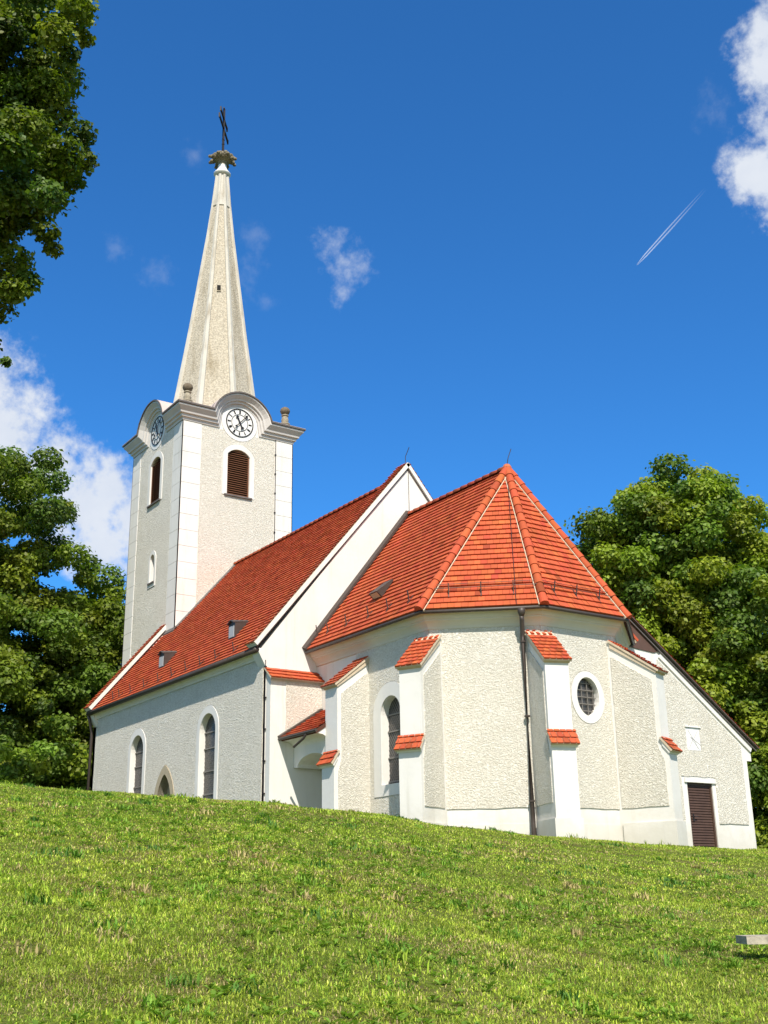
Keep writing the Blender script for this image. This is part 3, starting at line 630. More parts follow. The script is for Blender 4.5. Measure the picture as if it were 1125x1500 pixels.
rp = [(5.05, .80), (5.62, .80), (5.62, 2.14), (7.10, 2.14), (7.10, .80), (8.43, .80), (8.43, zt(8.43)-.45), (5.05, zt(5.05)-.45)]
hp = [(6.00, 2.90), (6.62, 2.90), (6.62, 3.60), (6.00, 3.60)]
slab(M, Fs, wob(rp, .012), [hp], 0, .028, 1)
slab(M, Fs, [(dl-.12, dt), (dr+.12, dt), (dr+.12, dt+.13), (dl-.12, dt+.13)], [], 0, .05, 0)
M.build('sacristy_wall', ['white', 'rough'], church)
M = MB()   # catslide roof
tiles(M, [(SAX+.16, 9.16, zt(9.16)), (-3.1, 9.16, zt(9.16)), (-3.1, 3.0, zt(3.0)), (SAX+.16, 3.0, zt(3.0))], .2, .18, .006, .034, 0, 1, .03)
sroof = M.build('sacristy_roof', ['tile', 'deck'], church)
M = MB(); n_ = nrm(V(0, .7, 1))
for (xa, xb, lo, hi, m) in ((SAX+.0, SAX+.05, -.28, -.10, 0), (SAX+.05, SAX+.09, -.13, -.085, 1), (SAX+.02, SAX+.17, -.042, -.031, 1)):
    y0 = 9.16 if m else 9.02
    a, b = V(0, y0, zt(y0)), V(0, 5.28 if m == 0 else 3.6, zt(5.28 if m == 0 else 3.6))
    M.hexa([a+V(xa, 0, 0)+n_*lo, a+V(xb, 0, 0)+n_*lo, b+V(xb, 0, 0)+n_*lo, b+V(xa, 0, 0)+n_*lo], [a+V(xa, 0, 0)+n_*hi, a+V(xb, 0, 0)+n_*hi, b+V(xb, 0, 0)+n_*hi, b+V(xa, 0, 0)+n_*hi], m)
M.build('verge_trim', ['white', 'lead', 'mortar'], sroof)
M = MB(); q = [(3.3, 5.86), (4.95, 5.74), (5.18, zt(5.18)-.10), (3.3, zt(3.3)-.10)]
M.hexa([Fs.P(a, b, -.08) for a, b in q], [Fs.P(a, b, .03) for a, b in q]); M.build('gable_board', ['board'], church)
M = MB(); Fd = Fr((SAX-.10, 0, 0), (0, 1, 0), (1, 0, 0)); flat(M, Fd, [(dl, -1), (dr, -1), (dr, dt), (dl, dt)], [], 0, 0)
for a, b in ((dl, dl+.07), (dr-.07, dr)): slab(M, Fd, [(a, -1), (b, -1), (b, dt), (a, dt)], [], 0, .06, 0)
slab(M, Fd, [(dl+.07, dt-.08), (dr-.07, dt-.08), (dr-.07, dt), (dl+.07, dt)], [], 0, .06, 0)
k = 0; z = -.6
while z < dt-.12:
    q = [(z, .0), (z, .045), (z+.055, .03), (z+.072, .0)]
    M.hexa([Fd.P(dl+.08, a, d) for a, d in q], [Fd.P(dr-.08, a, d) for a, d in q], 0); z += .076
door = M.build('door', ['door'], church)
M = MB(); M.tube([Fd.P(dl+.2, .98, .04), Fd.P(dl+.2, .98, .11), Fd.P(dl+.32, .98, .11)], .014); M.box(Fd.P(dl+.2, .95, .05), Fd.ex, Fd.ez, Fd.n, .025, .10, .008); M.build('door_handle', ['iron'], door)
M = MB(); slab(M, Fs, [(6.01, 2.91), (6.61, 2.91), (6.61, 3.58), (6.01, 3.58)], [], 0, .02, 0); slab(M, Fs, [(5.96, 3.59), (6.66, 3.59), (6.66, 3.625), (5.96, 3.625)], [], 0, .06, 0)
for (a, b) in (((6.10, 3.5), (6.30, 3.26)), ((6.52, 3.5), (6.33, 3.26)), ((6.30, 3.25), (6.10, 2.97)), ((6.33, 3.25), (6.48, 2.97))):
    M.tube([Fs.P(*a, .024), Fs.P(*b, .024)], .003, 1, 5)
pn = M.build('sundial', ['panel', 'cames'], church)
M = MB(); M.tube([Fs.P(6.20, 3.30, .02), Fs.P(6.50, 3.05, .12)], .006); M.build('gnomon', ['iron'], pn)

# ================================================================== tower
M = MB(); ZCT = 18.95
AH, AR = 1.42, 1.06      # arch of the cornice over the clock
def arc_pts(hw, rise, z0, n=16):
    rad = (hw*hw+rise*rise)/(2*rise); a0 = math.asin(min(1, hw/rad)); 
    if rise > hw: a0 = math.pi-a0
    return [(rad*math.sin(a0*(2*k/n-1)), z0+rise-rad+rad*math.cos(a0*(2*k/n-1))) for k in range(n+1)]
sides = [Fr((TX, 0, 0), (0, 1, 0), (1, 0, 0)), Fr((TXC, -THW, 0), (1, 0, 0), (0, -1, 0)), Fr((TX-2*THW, 0, 0), (0, -1, 0), (-1, 0, 0)), Fr((TXC, THW, 0), (-1, 0, 0), (0, 1, 0))]
bw = arch(0, .53, 15.35, 17.19, .26, 12); sw = arch(.12, .22, 11.75, 12.70, .26, 10)
top = arc_pts(AH, AR, ZCT)
for i, F_ in enumerate(sides):
    holes = [bw]+([sw] if i == 1 else [])
    flat(M, F_, [(-THW, -2), (THW, -2), (THW, ZCT)]+list(reversed(top))+[(-THW, ZCT)], holes, 0, 0)
    for h in holes: rim(M, F_, h, -.16, 0, 0)
    # roughcast field
    fo = [(-1.76, 4), (1.76, 4), (1.76, 18.22), (1.0, 18.22)]+[(.86*math.cos(a), 18.70-.86*math.sin(a)) for a in np.linspace(.55, math.pi-.55, 10)]+[(-1.0, 18.22), (-1.76, 18.22)]
    hl = [wob(arch(0, .79, 15.28, 17.2, .52, 12), .006)]+([wob(arch(.12, .40, 11.5, 12.70, .46, 10), .005)] if i == 1 else [])
    slab(M, F_, wob(fo, .008), hl, 0, .022, 1)
    # quoins
    z = 18.27-.02
    while z > 5:
        for sg in (-1, 1):
            a, b = sorted((sg*1.80, sg*(THW+.035)))
            slab(M, F_, [(a, z-.675), (b, z-.675), (b, z), (a, z)], [], 0, .035, 0)
        z -= .69
M.build('tower_wall', ['white', 'rough'], church)
# cornice with the arch over each clock
cprof = [(0, -.66), (.05, -.66), (.07, -.56), (.14, -.53), (.15, -.43), (.23, -.40), (.25, -.32), (.33, -.22), (.40, -.14), (.40, -.07), (.46, -.05), (.46, 0), (0, .02)]
def cornice(F_):
    M = MB(); path = [(-THW, ZCT)]+top+[(THW, ZCT)]; st = []
    for i, p in enumerate(path):
        p = V(*p); ups = []
        if i > 0: e = nrm(p-V(*path[i-1])); ups.append(V(-e[1], e[0]))
        if i < len(path)-1: e = nrm(V(*path[i+1])-p); ups.append(V(-e[1], e[0]))
        u = ups[0] if len(ups) == 1 else (lambda b: b/max(.6, b@ups[0]))(nrm(ups[0]+ups[1]))
        if i in (1, len(path)-2): u = u*1.0
        sc = .80 if 1 < i < len(path)-2 else 1.0
        row = []
        for o, h in cprof:
            sx = p[0]+u[0]*h*sc; sz = p[1]+u[1]*h*sc
            if i == 0: sx -= o
            if i == len(path)-1: sx += o
            row.append(F_.P(sx, sz, o+.002))
        st.append(row)
    n = len(cprof)
    for a, b in zip(st[:-1], st[1:]):
        for k in range(n): M.poly([a[k], b[k], b[(k+1) % n], a[(k+1) % n]], 1 if k in (9, 10, 11) else 0)
    return M
for F_ in sides: cornice(F_).build('cornice', ['cornice', 'lead'], church)
# barrel roofs behind the arches + flat roof
M = MB()
for F_ in sides[:4]:
    o = [(x*1.0, z+.025) for x, z in top]; n = len(o)
    M.add([F_.P(*p, .44) for p in o]+[F_.P(*p, -1.6) for p in o], [(i, i+1, n+i+1, n+i) for i in range(n-1)], 0)
M.abox((TX-2*THW+.4, -THW+.4, ZCT-.02), (TX-.4, THW-.4, ZCT+.04), 0)
for sx in (-1, 1):
    for sy_ in (-1, 1): a_, b_ = sorted((sx*1.40, sx*(THW+.45))); c_, d_ = sorted((sy_*1.40, sy_*(THW+.45))); M.abox((TXC+a_, c_, ZCT+.022), (TXC+b_, d_, ZCT+.035), 0)
M.build('tower_roof', ['copper'], church)
# clocks
def strokes(ch):
    d = {'I': [((0, -1), (0, 1))], 'V': [((-.55, 1), (0, -1)), ((.55, 1), (0, -1))], 'X': [((-.55, 1), (.55, -1)), ((.55, 1), (-.55, -1))]}
    return d[ch]
ROM = ['XII', 'I', 'II', 'III', 'IIII', 'V', 'VI', 'VII', 'VIII', 'IX', 'X', 'XI']
for F_ in sides:
    z0 = 18.72; M = MB(); ring_ = lambda r_: [(r_*math.cos(2*math.pi*k/40), z0+r_*math.sin(2*math.pi*k/40)) for k in range(40)]
    slab(M, F_, ring_(.86), [], 0, .035, 0); slab(M, F_, ring_(.665), [ring_(.625)], .03, .062, 1); slab(M, F_, ring_(.400), [ring_(.380)], .03, .05, 1)
    for h_ in range(12):
        a = -2*math.pi*h_/12; s_ = ROM[h_]; wd = [.5 if c == 'I' else 1.25 for c in s_]; tot = sum(wd); x = -tot/2
        for c, w in zip(s_, wd):
            for (p, q) in strokes(c):
                A = []
                for (u_, v_) in (p, q):
                    lx = (x+w/2+u_)*.034; ly = .510+v_*.075; A.append((lx*math.cos(a)-ly*math.sin(a), z0+lx*math.sin(a)+ly*math.cos(a)))
                (ax_, az_), (bx_, bz_) = A; L = math.dist(A[0], A[1]); dx, dz = (bx_-ax_)/L, (bz_-az_)/L
                M.box(F_.P((ax_+bx_)/2, (az_+bz_)/2, .042), F_.ex*dx+F_.ez*dz, F_.ex*-dz+F_.ez*dx, F_.n, L/2, .0115, .006, 1)
            x += w
    ck = M.build('clock', ['dial', 'black'], church)
    for ang, L, w in ((-26.5, .36, .052), (42, .56, .036)):
        M = MB(); a = R(ang); dx, dz = math.sin(a), math.cos(a); ex, ez = F_.ex*dx+F_.ez*dz, F_.ex*dz-F_.ez*dx; c0 = F_.P(0, z0, .075 if L < .5 else .09)
        pts = [(-.24, w*.5), (-.24, -w*.5), (L*.72, -w*.6), (L*.76, -w*1.9), (L*.88, -w*1.2), (L, 0), (L*.88, w*1.2), (L*.76, w*1.9), (L*.72, w*.6)]
        M.hexa([c0+ex*p+ez*q for p, q in pts], [c0+ex*p+ez*q+F_.n*.012 for p, q in pts], 0)
        pts = [(-.30, w*1.8), (-.30, -w*1.8), (-.22, -w*1.2), (-.22, w*1.2)]
        M.hexa([c0+ex*p+ez*q for p, q in pts], [c0+ex*p+ez*q+F_.n*.012 for p, q in pts], 0)
        M.build('clock_hand', ['black'], ck)
    # belfry louvre window
    M = MB(); slab(M, F_, arch(0, .76, 15.30, 17.2, .50, 12), [arch(0, .535, 15.34, 17.19, .265, 12)], 0, .045, 0); slab(M, F_, [(-.66, 15.27), (.66, 15.27), (.66, 15.335), (-.66, 15.335)], [], 0, .10, 1)
    wnd = M.build('belfry_window', ['white', 'lead'], church)
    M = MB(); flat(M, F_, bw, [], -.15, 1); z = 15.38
    for sx in (-1, 1): M.box(F_.P(sx*.505, 16.28, -.07), F_.ex, F_.ez, F_.n, .025, .93, .05, 0)
    while z < 17.40:
        hw = .48 if z < 17.17 else .48*math.sqrt(max(.05, 1-((z-17.17)/.26)**2))
        q = [(z, .0), (z+.012, .0), (z+.085, -.10), (z+.073, -.10)]
        M.hexa([F_.P(-hw, a, d-.02) for a, d in q], [F_.P(hw, a, d-.02) for a, d in q], 0); z += .098
    M.build('louvers', ['louver', 'dark'], wnd)
F_ = sides[1]; M = MB(); slab(M, F_, arch(.12, .38, 11.52, 12.70, .44, 10), [arch(.12, .225, 11.74, 12.70, .265, 10)], 0, .045, 0); slab(M, F_, [(-.20, 11.66), (.44, 11.66), (.44, 11.73), (-.20, 11.73)], [], 0, .09, 1)
sw_ = M.build('slit_window', ['white', 'lead'], church); M = MB(); flat(M, F_, sw, [], -.15, 0); M.build('glass', ['glass'], sw_)
# pinnacles
for sx, sy_ in ((1, 1), (1, -1), (-1, -1), (-1, 1)):
    M = MB(); c = (TXC+sx*2.42, sy_*2.40, ZCT+.02)
    M.lathe(c, [(.27, 0), (.27, .10), (.22, .12), (.20, .28), (.23, .30), (.23, .34), (.15, .37), (.17, .50), (.13, .66), (.12, .70), (.17, .72), (.17, .75), (.11, .79)], 0, 14, math.pi/4)
    pn_ = M.build('pinnacle', ['stone'], church, False)
    M = MB(); M.lathe(c, [(.10, .78), (.19, .85), (.23, .95), (.20, 1.06), (.12, 1.13), (.01, 1.15)], 0, 14); M.build('stone_ball', ['ball'], pn_, True)
# spire
sp = [(ZCT, 2.30), (19.6, 2.08), (20.95, 1.86), (24.0, 1.40), (27.2, .96), (29.4, .66), (31.2, .45), (33.1, .27)]
M = MB()
M.lathe((TXC, .04, 0), [(r_*.985, z) for z, r_ in sp], 0, 8)
M.lathe((TXC, .04, 0), [(.50, 31.05), (.51, 31.08), (.49, 31.12), (.27, 33.08)], 1, 8)
spire = M.build('spire', ['spire', 'rib'], church)
for k in range(8):
    a = 2*math.pi*k/8; M = MB(); rows2 = []
    for z, r_ in sp[:-1]+[(32.9, .29)]:
        c = V(TXC+r_*math.cos(a), .04+r_*math.sin(a), z); o = V(math.cos(a), math.sin(a), .15); t = V(-math.sin(a), math.cos(a), 0); w = .055+.055*r_
        # the rib folds over the arris
        f1_ = nrm(t*math.cos(R(22.5))-V(math.cos(a), math.sin(a), 0)*math.sin(R(22.5))); f2_ = nrm(-t*math.cos(R(22.5))-V(math.cos(a), math.sin(a), 0)*math.sin(R(22.5)))
        rows2.append([c+f1_*w-o*.03, c+f1_*w+o*.05, c+o*.06, c+f2_*w+o*.05, c+f2_*w-o*.03])
    for A, B in zip(rows2[:-1], rows2[1:]):
        for j in range(4): M.poly([A[j], A[j+1], B[j+1], B[j]])
    M.build('rib', ['rib'], spire)
M = MB()
a_ = math.atan2(-21.1, 44.5); c_ = V(TXC+1.03*math.cos(a_+.02), .04+1.03*math.sin(a_+.02), 26.15); o_ = V(math.cos(-R(22.5)), math.sin(-R(22.5)), .14)
M.box(c_+o_*-.02, V(-o_[1], o_[0], 0), nrm(V(-.14*o_[0], -.14*o_[1], 1)), nrm(o_), .085, .14, .03); M.build('spire_slot', ['dark'], spire)
M = MB(); M.box(c_-V(0, 0, .2)+o_*.0, V(-o_[1], o_[0], 0), V(0, 0, 1), nrm(o_), .10, .025, .05); M.build('slot_sill', ['stone'], spire)
M = MB(); M.lathe((TXC, .04, 32.95), [(.30, 0), (.43, .10), (.42, .14), (.30, .28), (.22, .48), (.19, .75), (.20, 1.0)], 0, 14); M.build('spire_collar', ['white'], spire, True)
# carved stone finial: leaves standing out round a core
M = MB(); M.lathe((TXC, .04, 33.55), [(.20, 0), (.24, .2), (.42, .30), (.50, .42), (.36, .58), (.24, .70), (.12, .82), (.05, .86)], 0, 12)
for k in range(8):
    a = 2*math.pi*k/8; o = V(math.cos(a), math.sin(a), 0)
    for (r_, z, s_) in ((.52, 33.94, .15), (.66, 33.90, .10), (.40, 34.12, .13)):
        c = V(TXC, .04, z)+o*r_; jj = RNG.uniform(-.03, .03, 3); t = V(-o[1], o[0], 0)
        n8 = 7; M.lathe(c+jj-V(0, 0, s_*.8), [(s_*.3, 0), (s_*.9, s_*.35), (s_, s_*.8), (s_*.7, s_*1.3), (s_*.2, s_*1.5)], 0, 6, a)
M.build('stone_finial', ['finial'], spire)
# wrought-iron double cross, bars running nearly along the line of sight
M = MB(); X = V(TXC, .04, 0); bd = nrm(V(-.79, .61, 0))
M.box(X+V(0, 0, 35.6), (1, 0, 0), (0, 1, 0), (0, 0, 1), .045, .045, 1.35)
for z, hl in ((35.78, 1.08), (36.35, .82)):
    M.box(X+V(0, 0, z), bd, V(-bd[1], bd[0], 0), UPV, hl, .04, .045)
    for s_ in (-1, 1):
        M.box(X+V(0, 0, z)+bd*s_*hl, bd, V(-bd[1], bd[0], 0), UPV, .03, .035, .13); M.box(X+V(0, 0, z)+bd*s_*(hl-.14), bd, V(-bd[1], bd[0], 0), UPV, .025, .03, .10)
M.box(X+V(0, 0, 36.95), bd, V(-bd[1], bd[0], 0), UPV, .13, .03, .03)
for z in (35.05, 34.8): M.lathe(X+V(0, 0, z), [(.05, 0), (.08, .04), (.05, .08)], 0, 8)
for s_ in (-1, 1): M.tube([X+V(0, 0, 34.45)+bd*s_*.03, X+V(0, 0, 34.95)+bd*s_*.12, X+V(0, 0, 35.25)+bd*s_*.05], .022, 0, 6)
M.build('cross', ['iron'], church)

# ================================================================== vegetation
def raw_mesh(name, verts, faces_flat, loop_tot, cols, m, parent=None):
    me = bpy.data.meshes.new(name); nv = len(verts); me.vertices.add(nv); me.vertices.foreach_set('co', verts.astype(np.float32).ravel())
    me.loops.add(len(faces_flat)); me.loops.foreach_set('vertex_index', faces_flat.astype(np.int32))
    me.polygons.add(len(loop_tot)); st = np.concatenate([[0], np.cumsum(loop_tot)[:-1]]); me.polygons.foreach_set('loop_start', st.astype(np.int32)); 
    me.update(calc_edges=True); me.validate()
    ca = me.color_attributes.new('tint', 'FLOAT_COLOR', 'POINT'); arr = np.ones((nv, 4), np.float32); arr[:, :3] = cols; ca.data.foreach_set('color', arr.ravel())
    me.materials.append(m); o = bpy.data.objects.new(name, me); COL.objects.link(o)
    if parent: o.parent = parent
    return o
MT['leaf'] = mat('foliage', (.06, .1, .02), .55, attr='tint', transl=(.32, (1.5, 1.7, .7)), spec=.35)
MT['grass'] = mat('grass_blade', (.1, .16, .02), .6, attr='tint', transl=(.35, (1.25, 1.3, .7)), spec=.25)
def unit(v): return v/np.maximum(np.linalg.norm(v, axis=1, keepdims=True), 1e-9)
def leaves(cent, radii, count, size, base_cols, droop=.35):
    """leaf quads spread through the outer part of each clump; returns verts, cols"""
    Vs = []; Cs = []
    for (c, r_, n) in zip(cent, radii, count):
        d = unit(RNG.normal(size=(n, 3))); rad = RNG.uniform(.35, 1, n)**.45*(1+.16*RNG.normal(size=n))
        p = c+d*np.array(r_)*rad[:, None]
        nr = unit(d*np.array([.8, .8, .6])+np.array([0, 0, .55])+RNG.normal(size=(n, 3))*.5)
        t = np.cross(nr, RNG.normal(size=(n, 3))); t = unit(t); b = np.cross(nr, t); s = size*RNG.uniform(.6, 1.35, n)[:, None]
        t = unit(t-np.array([0, 0, droop])*np.abs(t[:, 2:3])); 
        q = np.stack([p-t*s*.55, p+b*s*.42+nr*s*.10, p+t*s*.60-nr*s*.05, p-b*s*.42+nr*s*.10], 1)
        Vs.append(q.reshape(-1, 3))
        bc = base_cols[RNG.integers(len(base_cols))]*RNG.uniform(.72, 1.25)
        col = bc[None]*RNG.uniform(.65, 1.4, (n, 1))*np.array([1, 1, 1])+np.array([.012, .006, 0])*RNG.uniform(-1, 1.6, (n, 1))
        Cs.append(np.repeat(np.clip(col, .004, 1), 4, 0))
    return np.concatenate(Vs), np.concatenate(Cs)
def leaf_mesh(name, Vt, Ct, parent):
    n = len(Vt)//4; f_ = np.arange(n*4).reshape(n, 4); tri = np.concatenate([f_[:, [0, 1, 2]], f_[:, [0, 2, 3]]], 1).reshape(-1)
    return raw_mesh(name, Vt, tri, np.full(n*2, 3), Ct, MT['leaf'], parent)
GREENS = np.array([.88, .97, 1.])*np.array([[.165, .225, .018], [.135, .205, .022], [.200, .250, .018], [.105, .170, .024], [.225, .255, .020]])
def loc_at(S, D):
    x = CAM[0]+D*FH[0]+S*RH[0]; y = CAM[1]+D*FH[1]+S*RH[1]; return x, y
def tree(name, label, S, D, lobes, nclump, cr, per, size, trunk_r=.4, trunk_top=6., greens=GREENS, group=None, base_z=None):
    """lobes: (dS, dD, z, rS, rz) ellipsoids the clumps are spread over (z above the ground datum)"""
    x, y = loc_at(S, D); z0 = float(height(x, y)) if base_z is None else base_z
    root = thing(name, label, 'tree', (x, y, z0), group); cent = []; rad = []; cnt = []
    ex = np.array([RH[0], RH[1], 0]); ey = np.array([FH[0], FH[1], 0]); tot = sum(l[3]**2 for l in lobes)
    M = MB(); M.tube([(0, 0, -.5), (.05, 0, 1.5), (.1, .05, trunk_top*.6), (.0, .1, trunk_top)], [trunk_r*1.35, trunk_r, trunk_r*.8, trunk_r*.55], 0, 10)
    for (dS, dD, z, rS, rz) in lobes:
        n = max(4, int(nclump*rS*rS/tot)); lc = ex*dS+ey*dD+np.array([0, 0, z-z0])
        M.tube([(0, .05, trunk_top*.75), tuple(lc*.5+np.array([0, 0, trunk_top*.4])), tuple(lc)], [trunk_r*.5, trunk_r*.3, trunk_r*.1], 0, 7)
        i = np.arange(n)+.5; ph = np.arccos(1-2*i/n*.94); th = math.pi*(1+5**.5)*i+RNG.uniform(0, 6)
        for a, b in zip(ph, th):
            k = RNG.uniform(.70, 1.04) if RNG.random() > .14 else RNG.uniform(.3, .7)
            v = np.array([math.sin(a)*math.cos(b), math.sin(a)*math.sin(b), math.cos(a)])+RNG.normal(size=3)*.10
            c = lc+(ex*v[0]*rS+ey*v[1]*rS)*k+np.array([0, 0, v[2]*rz*k]); s = cr*RNG.uniform(.55, 1.5)
            cent.append(c); rad.append((s, s, s*.68)); cnt.append(int(per*(s/cr)**2))
    M.build('trunk', ['bark'], root, True)
    Vt, Ct = leaves(cent, rad, cnt, size, greens); leaf_mesh('crown', Vt, Ct, root); return root
# right-hand trees behind the church
tree('broadleaf_tree', 'tall rounded broadleaf tree rising behind the low sacristy roof', 13.0, 50,
     [(.2, 0, 12.6, 4.2, 4.4), (-1.7, 0, 11.0, 3.5, 4.0), (2.6, -1, 9.2, 4.2, 4.0), (-.4, 0, 6.0, 5.4, 4.2), (.3, -.5, 14.4, 3.1, 2.6), (-2.3, 0, 12.6, 2.6, 2.8), (2.4, 0, 12.4, 2.6, 2.8)], 520, .70, 430, .17, .5, 8.)
tree('broadleaf_tree', 'leafy tree at right edge reaching down to the grass beside the sacristy', 19.4, 47,
     [(0, 0, 7.0, 3.4, 3.2), (-1.8, .5, 5.4, 4.0, 3.6), (-2.4, 0, 1.8, 3.8, 2.6), (-3.0, 0, .4, 3.0, 1.3)], 320, .70, 400, .17, .4, 6.)
# left-hand trees beyond the nave, leaf colour darkened to stand for shade
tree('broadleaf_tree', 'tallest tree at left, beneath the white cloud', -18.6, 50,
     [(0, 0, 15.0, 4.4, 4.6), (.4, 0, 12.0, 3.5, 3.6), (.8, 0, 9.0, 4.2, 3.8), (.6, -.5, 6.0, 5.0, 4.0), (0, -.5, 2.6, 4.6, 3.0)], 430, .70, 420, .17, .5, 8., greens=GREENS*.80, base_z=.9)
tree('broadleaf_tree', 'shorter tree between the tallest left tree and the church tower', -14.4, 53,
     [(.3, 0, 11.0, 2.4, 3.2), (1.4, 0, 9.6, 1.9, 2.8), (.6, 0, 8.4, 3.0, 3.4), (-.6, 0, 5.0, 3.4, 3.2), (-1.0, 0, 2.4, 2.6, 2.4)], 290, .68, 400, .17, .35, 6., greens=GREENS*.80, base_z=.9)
# near tree at the upper left: only its right flank reaches the frame
def near_tree():
    D0 = 20.; x, y = loc_at(-10.6, D0); z0 = float(height(x, y))
    root = thing('broadleaf_tree', 'near tree whose dark leafy boughs hang in at the upper left corner', 'tree', (x, y, z0)); base = np.array([x, y, z0]); cent = []; rad = []; cnt = []
    lob = [(5, 60, 55), (55, 75, 40), (5, 230, 50), (60, 240, 42), (15, 310, 45), (60, 180, 40), (10, 120, 55), (15, 170, 50), (42, 140, 38), (108, 25, 28), (85, 5, 40), (105, -25, 32), (126, 58, 14), (103, 80, 15), (82, 52, 28), (40, 30, 50), (45, 90, 45), (70, 130, 32), (85, 165, 26), (118, 195, 30), (122, 235, 26), (85, 215, 38), (100, 262, 26),
           (70, 285, 26), (40, 200, 55), (30, 270, 50), (68, 340, 24), (78, 365, 18), (45, 330, 36), (20, 380, 36), (42, 410, 19), (20, 425, 24), (-10, 420, 40), (-30, 330, 60), (-40, 220, 70), (-40, 100, 70), (-10, -30, 80), (60, -70, 70), (-80, 400, 60), (-100, 290, 90), (-110, 150, 100), (-120, 0, 110), (-40, -140, 110), (8, 530, 8), (-30, 500, 30),
           (-160, 350, 110), (-220, 200, 130), (-240, 30, 140), (-160, -120, 150), (-320, 120, 150), (-320, 320, 120)]
    for (px, py, pr) in lob:
        d = fw+rt*(px-562.5)/FPX-up*(py-750)/FPX; t = (D0+RNG.uniform(-1.2, 1.2))/(d[:2]@FH); c = CAM+d*t-base; r_ = pr*t*1.0/FPX*1.02
        k = max(1, int((r_/.36)**1.8)); k = min(k, 16)
        for j in range(k):
            cc = c+RNG.normal(size=3)*r_*.42*(k > 1); s = min(r_, .48)*RNG.uniform(.75, 1.1); cent.append(cc); rad.append((s, s, s*.72)); cnt.append(int(640*(s/.48)**2)+40)
    M = MB(); M.tube([(0, 0, -.5), (.1, 0, 2), (.0, .1, 6), (.1, 0, 11), (0, 0, 16)], [.62, .48, .42, .3, .12], 0, 12)
    for (px, py, pr) in lob[48::2]:
        d = fw+rt*(px-562.5)/FPX-up*(py-750)/FPX; c = CAM+d*(D0/(d[:2]@FH))-base; z = min(14, max(4, c[2]-2.5)); M.tube([(0, 0, z), tuple(c*np.array([.5, .5, 0])+np.array([0, 0, z+.9*(c[2]-z)*.5])), tuple(c)], [.14, .09, .03], 0, 6)
    M.build('trunk', ['bark'], root, True)
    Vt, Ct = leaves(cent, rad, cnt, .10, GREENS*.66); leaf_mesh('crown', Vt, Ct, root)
near_tree()
def shrub(label, S, D, r_, h_, n):
    x, y = loc_at(S, D); z0 = float(height(x, y)); root = thing('shrub', label, 'shrub', (x, y, z0)); cent = []; rad = []; cnt = []
    for k in range(n):
        c = np.array([RNG.normal()*r_*.5, RNG.normal()*r_*.5, RNG.uniform(.2, h_)]); cent.append(c); rad.append((.4, .4, .3)); cnt.append(180)
    Vt, Ct = leaves(cent, rad, cnt, .14, GREENS*1.1); leaf_mesh('foliage', Vt, Ct, root)
    M = MB()
    for k in range(5): M.tube([(0, 0, -.2), (RNG.normal()*r_*.3, RNG.normal()*r_*.3, h_*.7)], [.03, .01], 0, 5)
    M.build('stem', ['bark'], root)
shrub('low pale shrub at the left edge just above the grass crest', -12.6, 38, 1.3, 3.2, 22)

